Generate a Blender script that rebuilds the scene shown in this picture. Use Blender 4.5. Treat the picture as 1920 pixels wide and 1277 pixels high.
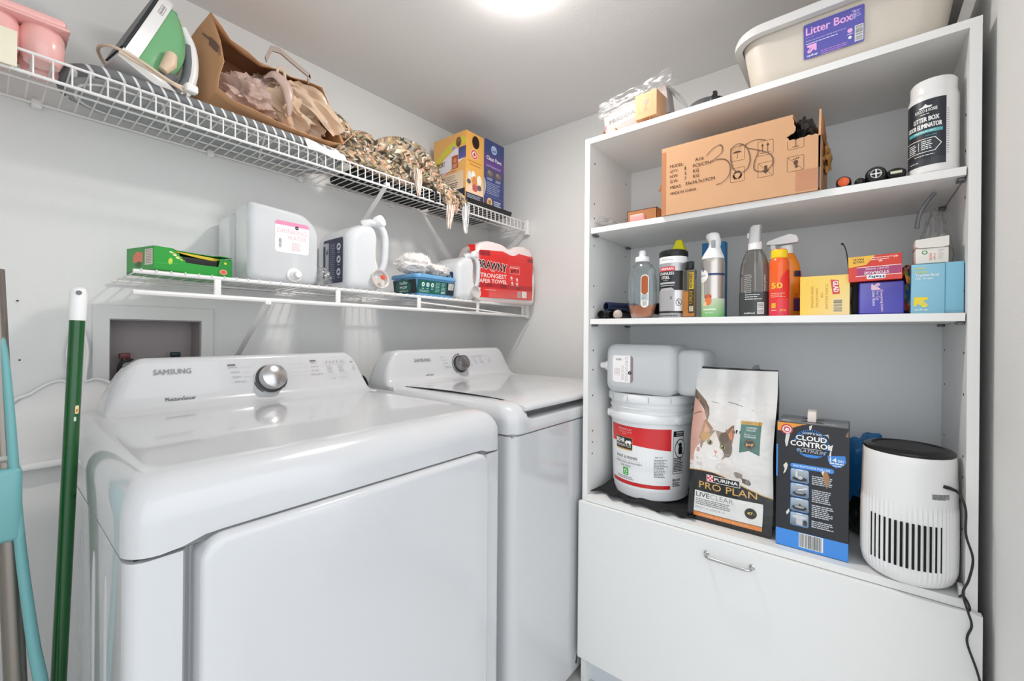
import bpy, bmesh, math, random
from mathutils import Vector, Matrix, noise
PI = math.pi
rnd = random.Random(7)
for o in list(bpy.data.objects):
    bpy.data.objects.remove(o)
SC = bpy.context.scene
COL = SC.collection

# ------------------------------------------------------------------ camera, world, exposure
cam_d = bpy.data.cameras.new('camera'); cam = bpy.data.objects.new('camera', cam_d); COL.objects.link(cam)
YAW = math.radians(39.0); ROLL = math.atan(14 / 1635.)
fw = Vector((math.cos(YAW), math.sin(YAW), 0)); rt = Vector((math.sin(YAW), -math.cos(YAW), 0)); up = Vector((0, 0, 1))
c_, s_ = math.cos(ROLL), math.sin(ROLL)
r2 = rt * c_ + up * s_; u2 = up * c_ - rt * s_
mw = Matrix((r2, u2, -fw)).transposed().to_4x4(); mw.translation = Vector((0, 0, 1.07))
cam.matrix_world = mw
cam_d.sensor_width = 36; cam_d.lens = 15.0; cam_d.shift_y = -12.9 / 1920
cam_d.clip_start = 0.01
SC.camera = cam
W = bpy.data.worlds.new('world'); SC.world = W; W.use_nodes = True
W.node_tree.nodes['Background'].inputs[0].default_value = (0.91, 0.955, 1.0, 1)
W.node_tree.nodes['Background'].inputs[1].default_value = 1.75
SC.view_settings.view_transform = 'Standard'; SC.view_settings.look = 'None'
SC.view_settings.gamma = 1; SC.view_settings.use_curve_mapping = False
SC.view_settings.exposure = 0.2
LAMP = 72.0

# ------------------------------------------------------------------ materials
def lin(c):
    if isinstance(c, str):
        c = tuple(int(c[i:i + 2], 16) / 255 for i in (0, 2, 4))
    return tuple((x / 12.92 if x <= .04045 else ((x + .055) / 1.055) ** 2.4) for x in c[:3])
MATS = {}
def mat(name, col, rough=.5, metal=0, trans=0, coat=0, bump=0, bscale=200, alpha=1, var=0, vscale=20, emis=0, ior=1.45, sss=0):
    if name in MATS: return MATS[name]
    m = bpy.data.materials.new(name); m.use_nodes = True; nt = m.node_tree
    p = nt.nodes['Principled BSDF']; c = lin(col)
    p.inputs['Base Color'].default_value = (*c, 1); p.inputs['Roughness'].default_value = rough
    p.inputs['Metallic'].default_value = metal; p.inputs['Transmission Weight'].default_value = trans
    p.inputs['Coat Weight'].default_value = coat; p.inputs['Coat Roughness'].default_value = .04
    p.inputs['Alpha'].default_value = alpha; p.inputs['IOR'].default_value = ior
    if sss:
        p.inputs['Subsurface Weight'].default_value = sss; p.inputs['Subsurface Radius'].default_value = (.02, .02, .02)
    if emis:
        p.inputs['Emission Color'].default_value = (*c, 1); p.inputs['Emission Strength'].default_value = emis
    if bump or var:
        tc = nt.nodes.new('ShaderNodeTexCoord')
    if bump:
        n = nt.nodes.new('ShaderNodeTexNoise'); n.inputs['Scale'].default_value = bscale; n.inputs['Detail'].default_value = 3
        b = nt.nodes.new('ShaderNodeBump'); b.inputs['Strength'].default_value = bump; b.inputs['Distance'].default_value = .002
        nt.links.new(tc.outputs['Object'], n.inputs['Vector']); nt.links.new(n.outputs['Fac'], b.inputs['Height'])
        nt.links.new(b.outputs['Normal'], p.inputs['Normal'])
    if var:
        n = nt.nodes.new('ShaderNodeTexNoise'); n.inputs['Scale'].default_value = vscale; n.inputs['Detail'].default_value = 4
        r = nt.nodes.new('ShaderNodeMixRGB'); r.inputs[1].default_value = (*[x * (1 - var) for x in c], 1)
        r.inputs[2].default_value = (*[min(1, x * (1 + var)) for x in c], 1)
        nt.links.new(tc.outputs['Object'], n.inputs['Vector']); nt.links.new(n.outputs['Fac'], r.inputs[0])
        nt.links.new(r.outputs[0], p.inputs['Base Color'])
    MATS[name] = m; return m
def film(name, col='ffffff', refl=.35, rough=.08, tint=.9, diff=.12):
    """thin clear plastic: see-through with gloss and a little haze"""
    if name in MATS: return MATS[name]
    m = bpy.data.materials.new(name); m.use_nodes = True; nt = m.node_tree; nt.nodes.clear()
    out = nt.nodes.new('ShaderNodeOutputMaterial'); tr = nt.nodes.new('ShaderNodeBsdfTransparent'); gl = nt.nodes.new('ShaderNodeBsdfGlossy')
    df = nt.nodes.new('ShaderNodeBsdfDiffuse'); m1 = nt.nodes.new('ShaderNodeMixShader'); m2 = nt.nodes.new('ShaderNodeMixShader')
    lw = nt.nodes.new('ShaderNodeLayerWeight'); lw.inputs[0].default_value = .35
    mu = nt.nodes.new('ShaderNodeMath'); mu.operation = 'MULTIPLY_ADD'; mu.inputs[1].default_value = refl * 1.6; mu.inputs[2].default_value = .05
    c = lin(col); tr.inputs[0].default_value = (*[x * tint + (1 - tint) * 0 for x in c], 1)
    gl.inputs['Roughness'].default_value = rough; df.inputs[0].default_value = (*c, 1)
    m2.inputs[0].default_value = diff
    nt.links.new(lw.outputs['Facing'], mu.inputs[0]); nt.links.new(mu.outputs[0], m1.inputs[0])
    nt.links.new(tr.outputs[0], m2.inputs[1]); nt.links.new(df.outputs[0], m2.inputs[2])
    nt.links.new(m2.outputs[0], m1.inputs[1]); nt.links.new(gl.outputs[0], m1.inputs[2]); nt.links.new(m1.outputs[0], out.inputs[0])
    MATS[name] = m; return m
def ink(name='printed ink', rough=.42, coat=.15, bump=0):
    if name in MATS: return MATS[name]
    m = bpy.data.materials.new(name); m.use_nodes = True; nt = m.node_tree; p = nt.nodes['Principled BSDF']
    a = nt.nodes.new('ShaderNodeAttribute'); a.attribute_name = 'col'
    nt.links.new(a.outputs['Color'], p.inputs['Base Color']); p.inputs['Roughness'].default_value = rough; p.inputs['Coat Weight'].default_value = coat
    if bump:
        tc = nt.nodes.new('ShaderNodeTexCoord'); n = nt.nodes.new('ShaderNodeTexNoise'); n.inputs['Scale'].default_value = 25
        b = nt.nodes.new('ShaderNodeBump'); b.inputs['Strength'].default_value = bump; b.inputs['Distance'].default_value = .01
        nt.links.new(tc.outputs['Object'], n.inputs['Vector']); nt.links.new(n.outputs['Fac'], b.inputs['Height']); nt.links.new(b.outputs['Normal'], p.inputs['Normal'])
    MATS[name] = m; return m

# ------------------------------------------------------------------ mesh helpers
class G:
    def __init__(s): s.v = []; s.f = []; s.c = []
    def add(s, sh, M=None, col=None):
        n = len(s.v); vs, fs = sh[0], sh[1]
        for p in vs:
            p = Vector(p); s.v.append(M @ p if M else p)
        for i, f in enumerate(fs):
            s.f.append([n + k for k in f]); s.c.append(col if col is not None else (sh[2][i] if len(sh) > 2 else (1, 1, 1)))
        return s
    def obj(s, name, m, parent=None, ang=38, cols=False, label=None):
        me = bpy.data.meshes.new(name); me.from_pydata([tuple(p) for p in s.v], [], s.f); me.validate(); me.materials.append(m)
        me.polygons.foreach_set('use_smooth', [ang > 0] * len(me.polygons))
        if ang > 0: me.set_sharp_from_angle(angle=math.radians(ang))
        if cols and len(me.polygons) == len(s.c):
            at = me.color_attributes.new('col', 'FLOAT_COLOR', 'CORNER'); d = []
            for p, c in zip(me.polygons, s.c): d += [c[0], c[1], c[2], 1] * p.loop_total
            at.data.foreach_set('color', d)
        o = bpy.data.objects.new(name, me); COL.objects.link(o)
        if parent: o.parent = parent
        if label: o['label'] = label
        return o
def rr(x0, x1, y0, y1, r, k=5):
    r = max(1e-5, min(r, (x1 - x0) / 2 - 1e-5, (y1 - y0) / 2 - 1e-5)); L = []
    for cx, cy, a in ((x1 - r, y0 + r, -90), (x1 - r, y1 - r, 0), (x0 + r, y1 - r, 90), (x0 + r, y0 + r, 180)):
        for i in range(k + 1):
            t = math.radians(a + 90 * i / k); L.append((cx + r * math.cos(t), cy + r * math.sin(t)))
    return L
def loft(loops, c0=True, c1=True, closed=True):
    n = len(loops[0]); v = [p for L in loops for p in L]; f = []
    for i in range(len(loops) - 1):
        for j in range(n if closed else n - 1):
            a = i * n + j; b = i * n + (j + 1) % n; f.append((a, b, b + n, a + n))
    if c0: f.append(tuple(range(n - 1, -1, -1)))
    if c1: f.append(tuple(range(len(v) - n, len(v))))
    return v, f
def bx(x0, x1, y0, y1, z0, z1, b=0, k=2, kr=3):
    if not b:
        v = [(x, y, z) for z in (z0, z1) for x, y in ((x0, y0), (x1, y0), (x1, y1), (x0, y1))]
        return v, [(3, 2, 1, 0), (4, 5, 6, 7), (0, 1, 5, 4), (1, 2, 6, 5), (2, 3, 7, 6), (3, 0, 4, 7)]
    L = []
    for i in range(k + 1):
        t = PI / 2 * i / k; q = b * (1 - math.sin(t)); z = z0 + b * (1 - math.cos(t))
        L.append([(x, y, z) for x, y in rr(x0 + q, x1 - q, y0 + q, y1 - q, max(b - q, b * .15), kr)])
    for i in range(k, -1, -1):
        t = PI / 2 * i / k; q = b * (1 - math.sin(t)); z = z1 - b * (1 - math.cos(t))
        L.append([(x, y, z) for x, y in rr(x0 + q, x1 - q, y0 + q, y1 - q, max(b - q, b * .15), kr)])
    return loft(L)
def lathe(prof, n=32, cx=0, cy=0, cap=(True, True)):
    return loft([[(cx + r * math.cos(2 * PI * j / n), cy + r * math.sin(2 * PI * j / n), z) for j in range(n)] for r, z in prof], *cap)
def tube(path, r, n=8, caps=True, sq=1):
    P = [Vector(p) for p in path]; L = []; ref = None
    for i, p in enumerate(P):
        t = (P[min(i + 1, len(P) - 1)] - P[max(i - 1, 0)]).normalized()
        if ref is None:
            ref = Vector((0, 0, 1)) if abs(t.z) < .9 else Vector((1, 0, 0))
        ref = (ref - t * ref.dot(t)).normalized(); b = t.cross(ref)
        q = r[i] if isinstance(r, (list, tuple)) else r
        L.append([p + ref * q * math.cos(2 * PI * j / n) + b * q * sq * math.sin(2 * PI * j / n) for j in range(n)])
    return loft(L, caps, caps)
def spline(pts, k=8):
    P = [Vector(p) for p in pts]; P = [P[0] * 2 - P[1]] + P + [P[-1] * 2 - P[-2]]; out = []
    for i in range(1, len(P) - 2):
        a, b, c, d = P[i - 1:i + 3]
        for j in range(k):
            t = j / k; out.append(.5 * (2 * b + (c - a) * t + (2 * a - 5 * b + 4 * c - d) * t * t + (3 * b - a - 3 * c + d) * t ** 3))
    out.append(P[-2]); return out
def prism(poly, y0, y1):
    """polygon in local x,z extruded in y"""
    n = len(poly)
    v = [(x, y0, z) for x, z in poly] + [(x, y1, z) for x, z in poly]
    return v, [tuple(range(n)), tuple(range(2 * n - 1, n - 1, -1))] + [((i + 1) % n, i, n + i, n + (i + 1) % n) for i in range(n)]
def prismxy(poly, z0, z1):
    n = len(poly)
    v = [(x, y, z0) for x, y in poly] + [(x, y, z1) for x, y in poly]
    return v, [tuple(range(n - 1, -1, -1)), tuple(range(n, 2 * n))] + [(i, (i + 1) % n, n + (i + 1) % n, n + i) for i in range(n)]
def ico(sub=4):
    bm = bmesh.new(); bmesh.ops.create_icosphere(bm, subdivisions=sub, radius=1)
    v = [x.co.copy() for x in bm.verts]; f = [tuple(q.index for q in x.verts) for x in bm.faces]; bm.free(); return v, f
def crumple(cx, cy, cz, rx, ry, rz, amp=.3, fr=2.2, seed=0, sub=4, ridged=True):
    v, f = ico(sub); out = []
    for p in v:
        q = p * fr + Vector((seed * 7.1, seed * 3.3, 0)); n = noise.noise(q)
        d = (1 - 2.2 * abs(n)) if ridged else n
        d += .35 * ((1 - 2 * abs(noise.noise(q * 2.3))) if ridged else noise.noise(q * 2.1))
        s = 1 + amp * (d - .5)
        out.append((cx + p.x * rx * s, cy + p.y * ry * s, cz + p.z * rz * s))
    return out, f
def sheet(fn, nu, nv):
    v = [fn(i / (nu - 1), j / (nv - 1)) for j in range(nv) for i in range(nu)]
    return v, [(j * nu + i, j * nu + i + 1, (j + 1) * nu + i + 1, (j + 1) * nu + i) for j in range(nv - 1) for i in range(nu - 1)]
RX = lambda a: Matrix.Rotation(math.radians(a), 4, 'X')
RY = lambda a: Matrix.Rotation(math.radians(a), 4, 'Y')
RZ = lambda a: Matrix.Rotation(math.radians(a), 4, 'Z')
TR = lambda x, y, z: Matrix.Translation((x, y, z))
def one(sh, name, m, parent=None, M=None, ang=38, label=None): return G().add(sh, M).obj(name, m, parent, ang, label=label)
def many(shs, name, m, parent=None, ang=38, label=None):
    g = G()
    for s in shs: g.add(s)
    return g.obj(name, m, parent, ang, label=label)
def tag(o, label, cat, group=None, kind=None):
    o['label'] = label; o['category'] = cat
    if group: o['group'] = group
    if kind: o['kind'] = kind
    return o
def thing(name, label, cat, loc=(0, 0, 0), rz=0, group=None):
    o = bpy.data.objects.new(name, None); COL.objects.link(o); o.empty_display_size = .03
    o.location = loc; o.rotation_euler = (0, 0, math.radians(rz)); return tag(o, label, cat, group)
def struct(o): o['kind'] = 'structure'; return o

# ------------------------------------------------------------------ flat print (lettering, labels)
TCACHE = {}
def glyphs(s, bold=0):
    k = (s, bold)
    if k not in TCACHE:
        cu = bpy.data.curves.new('t', 'FONT'); cu.body = s; cu.resolution_u = 2; cu.offset = bold; cu.fill_mode = 'FRONT'
        o = bpy.data.objects.new('t', cu); COL.objects.link(o)
        me = o.to_mesh(); v = [(a.co.x, a.co.y) for a in me.vertices]; f = [tuple(p.vertices) for p in me.polygons]
        o.to_mesh_clear(); bpy.data.objects.remove(o); bpy.data.curves.remove(cu)
        x0 = min(a[0] for a in v); x1 = max(a[0] for a in v); y0 = min(a[1] for a in v); y1 = max(a[1] for a in v)
        TCACHE[k] = ([((a - x0) / (x1 - x0), (b - y0) / max(1e-6, y1 - y0)) for a, b in v], f)
    return TCACHE[k]
PID = [0]
class Print:
    """flat artwork in label coordinates u,v (metres); build() lays it on a surface"""
    def __init__(s): s.v = []; s.f = []; s.c = []; s.k = 0; s.fz = 0
    def lay(s, l):
        PID[0] += 0 if s.fz else 1
        return (l, PID[0])
    def poly(s, pts, col, l=1):
        l = s.lay(l)
        n = len(s.v); s.v += [(x, y, l) for x, y in pts]; s.f.append(tuple(range(n, n + len(pts))))
        s.c.append([lin(c) for c in col] if isinstance(col, list) else [lin(col)] * len(pts))
    def rect(s, x0, y0, x1, y1, col, l=1, r=0): s.poly(rr(x0, x1, y0, y1, r, 4) if r else [(x0, y0), (x1, y0), (x1, y1), (x0, y1)], col, l)
    def grad(s, x0, y0, x1, y1, cb, ct, l=1): s.poly([(x0, y0), (x1, y0), (x1, y1), (x0, y1)], [cb, cb, ct, ct], l)
    def ell(s, cx, cy, rx, ry, col, l=2, rot=0, n=24):
        a = math.radians(rot); P = []
        for i in range(n):
            t = 2 * PI * i / n; x, y = rx * math.cos(t), ry * math.sin(t)
            P.append((cx + x * math.cos(a) - y * math.sin(a), cy + x * math.sin(a) + y * math.cos(a)))
        s.poly(P, col, l)
    def line(s, pts, w, col, l=3):
        fz = s.fz; PID[0] += 1; s.fz = 1
        for a, b in zip(pts, pts[1:]):
            d = Vector((b[0] - a[0], b[1] - a[1]))
            if d.length < 1e-7: continue
            d.normalize(); nx, ny = -d.y * w / 2, d.x * w / 2; ex, ey = d.x * w * .3, d.y * w * .3
            s.poly([(a[0] - nx - ex, a[1] - ny - ey), (b[0] - nx + ex, b[1] - ny + ey), (b[0] + nx + ex, b[1] + ny + ey), (a[0] + nx - ex, a[1] + ny - ey)], col, l)
        s.fz = fz
    def box(s, x0, y0, x1, y1, w, col, l=3, r=.002): P = rr(x0, x1, y0, y1, r, 3); s.line(P + [P[0]], w, col, l)
    def text(s, t, x0, y0, w, h, col, bold=0, l=4, rot=0, shear=0, warp=None):
        v, f = glyphs(t, min(0, bold)); a = math.radians(rot); l = s.lay(l); b = max(0, bold) * h * .95
        for bx_, by_ in (((b, 0), (-b, 0), (0, b * .8), (0, -b * .8)) if b else ((0, 0),)):
            n = len(s.v); l = s.lay(l[0])
            for x, y in v:
                x, y = x * (w - 2 * b) + b + shear * y * h + bx_, y * (h - 1.6 * b) + .8 * b + by_
                if warp: y += warp(x / w)
                s.v.append((x0 + x * math.cos(a) - y * math.sin(a), y0 + x * math.sin(a) + y * math.cos(a), l))
            for q in f: s.f.append(tuple(n + k for k in q)); s.c.append([lin(col)] * len(q))
    def lines(s, x0, y0, w, n, dy, h, col, l=3, seed=1, ragged=.3, dash=.006):
        r = random.Random(seed); PID[0] += 1; s.fz = 1
        for i in range(n):
            x = x0; e = x0 + w * (1 - ragged * r.random()); y = y0 - i * dy
            while x < e:
                q = min(e, x + dash * (.5 + r.random())); s.rect(x, y, q, y + h, col, l); x = q + dash * .18
        s.fz = 0
    def bars(s, x0, y0, x1, y1, n=24, vert=True, pad=.0012, bg='f2f2f0', l=3, seed=3):
        s.rect(x0, y0, x1, y1, bg, l - 1); r = random.Random(seed); PID[0] += 1; s.fz = 1
        if vert:
            x = x0 + pad; st = (x1 - x0 - 2 * pad) / n
            for i in range(n): s.rect(x + i * st, y0 + pad, x + i * st + st * (.25 + .5 * r.random()), y1 - pad, '20201f', l)
        else:
            st = (y1 - y0 - 2 * pad) / n
            for i in range(n): s.rect(x0 + pad, y0 + pad + i * st, x1 - pad, y0 + pad + i * st + st * (.25 + .5 * r.random()), '20201f', l)
        s.fz = 0
    def build(s, name, fn, parent, m=None, du=None, dv=None, off=.0003, step=.000009, label=None, edge=None):
        rk = {k: i for i, k in enumerate(sorted(set(q[2] for q in s.v)))}
        bm = bmesh.new(); cl = bm.loops.layers.float_color.new('col'); V = [bm.verts.new((p[0], p[1], rk[p[2]])) for p in s.v]
        for f, c in zip(s.f, s.c):
            try: q = bm.faces.new([V[k] for k in f])
            except ValueError: continue
            for lp, cc in zip(q.loops, c): lp[cl] = (*cc, 1)
        for d, ax in ((du, 0), (dv, 1)):
            if not d: continue
            lo = min(p[ax] for p in s.v); hi = max(p[ax] for p in s.v); k = math.ceil(lo / d)
            while k * d < hi:
                co = [0, 0, 0]; no = [0, 0, 0]; co[ax] = k * d; no[ax] = 1
                bmesh.ops.bisect_plane(bm, geom=bm.verts[:] + bm.edges[:] + bm.faces[:], plane_co=co, plane_no=no, dist=1e-7); k += 1
        for v in bm.verts: v.co = fn(v.co.x, v.co.y, off + step * v.co.z)
        me = bpy.data.meshes.new(name); bm.to_mesh(me); bm.free(); me.materials.append(m or ink())
        if du or dv: me.polygons.foreach_set('use_smooth', [True] * len(me.polygons))
        o = bpy.data.objects.new(name, me); COL.objects.link(o); o.parent = parent
        if label: o['label'] = label
        return o
def flat(o, ux=(1, 0, 0), vy=(0, 0, 1)):
    """print plane with origin o; default faces local -y"""
    o, ux, vy = Vector(o), Vector(ux).normalized(), Vector(vy).normalized(); n = ux.cross(vy)
    return lambda u, v, d: o + ux * u + vy * v + n * d
def cyl(cx, cy, R, z0=0, a0=0, ry=None):
    """wrap round a vertical cylinder; u=0 faces local -y (turned by a0)"""
    def f(u, v, d):
        r = R(v) if callable(R) else R
        a = u / (R(0) if callable(R) else R) + a0; k = (ry / r if ry else 1)
        return Vector((cx + (r + d) * math.sin(a), cy - (r * k + d) * math.cos(a), z0 + v))
    return f
WHITE, BLACK = 'f4f4f2', '151517'

# ------------------------------------------------------------------ shared materials
M_wall = mat('wall paint', 'e8e8e6', .75, bump=.35, bscale=260)
M_ceil = mat('ceiling paint', 'ecebea', .8, bump=.2, bscale=200)
M_floor = mat('light floor vinyl', 'c8c7c4', .6, var=.2, vscale=9)
M_trim = mat('white trim paint', 'dededc', .4)
M_enamel = mat('white enamel', 'c9cacc', .16, coat=.6)
M_wirew = mat('white vinyl wire', 'f0eeec', .3)
M_lam = mat('white laminate', 'e9e9e7', .38, bump=.05, bscale=90)
M_edge = mat('laminate edge band', 'f1f0ee', .35)
M_whiteP = mat('white plastic', 'efeeed', .28)
M_hdpe = mat('milky plastic', 'eceff2', .3, trans=.25, sss=.1)
M_jug = mat('translucent jug plastic', 'f2f4f6', .3, trans=.42, ior=1.2)
M_black = mat('black plastic', '1b1b1d', .32)
M_dark = mat('dark rubber', '262627', .55)
M_chrome = mat('brushed chrome', 'c4c3c4', .22, metal=1)
M_card = mat('kraft cardboard', 'd2a27a', .8, var=.06, vscale=14)
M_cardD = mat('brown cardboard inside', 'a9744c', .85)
M_clear = film('clear plastic')
M_bagp = film('clear plastic bag', refl=.3, rough=.15, diff=.06)
M_ink = ink()
M_inkB = ink('printed film', .22, .5, .5)

# ================================================================== THE ROOM
YB, XR, ZC, YF, XL = 1.55, 1.70, 2.048, -.195, -.45
# back wall with the hole for the outlet box
HX0, HX1, HZ0, HZ1 = .208, .412, .86, 1.10
many([bx(XL, HX0, YB, YB + .12, 0, ZC), bx(HX1, XR + .12, YB, YB + .12, 0, ZC), bx(HX0, HX1, YB, YB + .12, 0, HZ0), bx(HX0, HX1, YB, YB + .12, HZ1, ZC)], 'wall_back', M_wall, ang=0)
struct(bpy.data.objects['wall_back'])
struct(one(bx(XR, XR + .12, YF - .12, YB, 0, ZC), 'wall_right', M_wall, ang=0))
struct(one(bx(.90, XR, YF - .12, YF, 0, ZC), 'wall_front', M_wall, ang=0))
struct(one(bx(XL - .12, XL, .35, YB + .12, 0, ZC), 'wall_left', M_wall, ang=0))
struct(one(bx(XL - .12, XR + .12, YF - .12, YB + .12, ZC, ZC + .1), 'ceiling', M_ceil, ang=0))
struct(one(bx(-4, XR + .12, -4, YB + .12, -.1, 0), 'floor', M_floor, ang=0))
struct(one(bx(XL, XR, YB - .014, YB, 0, .085, .004), 'baseboard_back', M_trim))
struct(one(bx(.90, XR, YF, YF + .012, 0, .085, .004), 'baseboard_front', M_trim))
for x, z in ((.048, 1.138), (.052, .997)):
    tag(one(lathe([(.0022, -.001), (.0018, .003)], 10), 'nail', M_dark, M=TR(x, YB, z) @ RX(90)), 'small nail hole mark in back wall, ' + ('upper one near the mop' if z > 1.1 else 'lower one beside the grey mop pole'), 'nail')

# ceiling light
t = thing('ceiling_light', 'round white frosted dome ceiling light, switched on', 'ceiling light', (.908, .722, ZC))
one(lathe([(.05, -.012), (.072, -.012), (.075, 0)], 48), 'base', M_whiteP, t)
one(lathe([(.003, -.046), (.022, -.044), (.042, -.038), (.058, -.028), (.066, -.015), (.066, -.012)], 48, cap=(True, True)), 'dome', mat('lit opal glass', 'fff9f4', .3, emis=LAMP), t)

ld = bpy.data.lights.new('lamp_light', 'AREA'); ld.shape = 'DISK'; ld.size = .11; ld.energy = 4.3; ld.color = (1, .96, .92)
lo = bpy.data.objects.new('lamp_light', ld); COL.objects.link(lo); lo.parent = t; lo.location = (0, 0, -.048)
# ------------------------------------------------------------------ wire shelves
def wire_shelf(name, label, x0, x1, z, yf, yb, lip, step, spans):
    t = thing(name, label, 'wire shelf', (x0, 0, z)); L = x1 - x0
    one(tube([(0, yb - .006, -.004), (L, yb - .006, -.004)], .003, 8), 'rail', M_wirew, t)
    for ym in spans: one(tube([(0, ym, -.0045), (L, ym, -.0045)], .0028, 8), 'rail', M_wirew, t)
    one(tube([(0, yf, 0), (L, yf, 0)], .003 if lip == 'ladder' else .0052, 8), 'rail', M_wirew, t)
    zl = -.042 if lip == 'ladder' else -.048
    one(tube([(0, yf, zl), (L, yf, zl)], .0036 if lip == 'ladder' else .0065, 8), 'rail', M_wirew, t)
    if lip == 'ladder': path = [(0, yb, 0), (0, yf + .006, .001), (0, yf + .001, -.002), (0, yf - .002, -.01), (0, yf - .002, zl)]
    else: path = [(0, yb, 0), (0, yf - .004, .0055), (0, yf - .007, .002)]
    proto = one(tube(path, .0017, 6), 'wire', M_wirew, t); n = int(L / step)
    for i in range(n):
        o = proto if i == 0 else proto.copy()
        if i: COL.objects.link(o); o.parent = t
        o.location = (step * (i + .5), 0, 0)
    return t
us = wire_shelf('wire_shelf', 'long white wire shelf with ladder lip, upper one of the two on the back wall', -.12, 1.692, 1.618, 1.275, 1.545, 'ladder', .0272, (1.41,))
ls = wire_shelf('wire_shelf', 'shorter white wire shelf with hang rail, lower one above the dryer and washer', .21, 1.692, 1.205, 1.275, 1.545, 'rod', .0275, (1.45,))
for x in (.374, .70, 1.02, 1.337, 1.655): one(bx(x - .21 - .008, x - .21 + .008, 1.271, 1.279, -.05, .001, .003), 'post', M_wirew, ls)
def brace(t, x, z0, z1):
    one(tube([(x, 1.275, z0), (x, 1.285, z0 - .004), (x, 1.543, z1)], .0045, 6, sq=2.0), 'brace', M_wirew, t)
    one(bx(x - .008, x + .008, 1.268, 1.286, z0 - .006, z0 + .008, .003), 'brace_hook', M_wirew, t)
brace(us, .877 + .12, -.035, -.23); brace(ls, .494 - .21, -.055, -.24)
one(tube([(1.03 - .21, 1.28, -.02), (1.30 - .21, 1.26, -.032), (1.662 - .21, 1.25, -.052)], .003, 6), 'brace', M_wirew, ls)
for t, x0, zz in ((us, -.12, 1.618), (ls, .21, 1.205)):
    g = one(bx(1.672 - x0, 1.698 - x0, 1.262, 1.292, -.06, .012, .004), 'end_bracket', M_wirew, t)
for x in (.075, .43, .70, 1.08, 1.40): one(bx(x + .12 - .009, x + .12 + .009, 1.53, 1.549, -.016, .004, .003), 'wall_clip', M_wirew, us)
for x in (.45, .95, 1.4): one(bx(x - .21 - .009, x - .21 + .009, 1.53, 1.549, -.016, .004, .003), 'wall_clip', M_wirew, ls)

# ------------------------------------------------------------------ washer outlet box
t = thing('outlet_box', 'recessed washing machine outlet box with white frame in the back wall', 'outlet box', (.31, YB, .86))
fo = [(-.135, -.03), (.134, -.03), (.134, .278), (-.135, .278)]; fi = [(-.1022, -.0003), (.1022, -.0003), (.1022, .2407), (-.1022, .2407)]
one(loft([[(x, y, z) for x, z in q] for q, y in ((fi, -.0005), (fo, -.0005), (fo, -.006), ([(x * .985, z * .99) for x, z in fo], -.0075), (fi, -.0075), (fi, -.0005))], False, False), 'frame', mat('outlet frame', 'e2e1df', .4), t, ang=20)
many([bx(-.1015, .1015, .085, .088, .0005, .2395), bx(-.1015, -.0995, 0, .085, .0005, .2395), bx(.0995, .1015, 0, .085, .0005, .2395), bx(-.0995, .0995, 0, .085, .237, .2395), bx(-.0995, .0995, 0, .085, .0005, .003)], 'recess', mat('grey recess plastic', 'a59c9c', .5), t, ang=0)
for x, m, nm in ((-.063, mat('dark red handle', '7c3f43', .4), 'hot_valve'), (.052, mat('dark teal handle', '1f3338', .4), 'cold_valve')):
    v = one(lathe([(.012, .003), (.012, .10), (.008, .105), (.008, .13), (.003, .132)], 16), nm, mat('valve brass', '8a8078', .3, metal=1), t, M=TR(x, .05, 0))
    one(bx(-.012, .012, -.006, .006, .13, .146, .003), 'handle', m, v, M=TR(x, .05, 0))
    one(tube(spline([(x - .018, .02, .08), (x - .014, .01, .118), (x + .004, .008, .128), (x + .02, .012, .114), (x + .024, .02, .07)], 6), .0045, 8), 'hose', M_dark, v)
    one(tube([(x, .03, .115), (x, .052, .115)], .009, 14), 'hose_nut', M_chrome, v)

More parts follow.
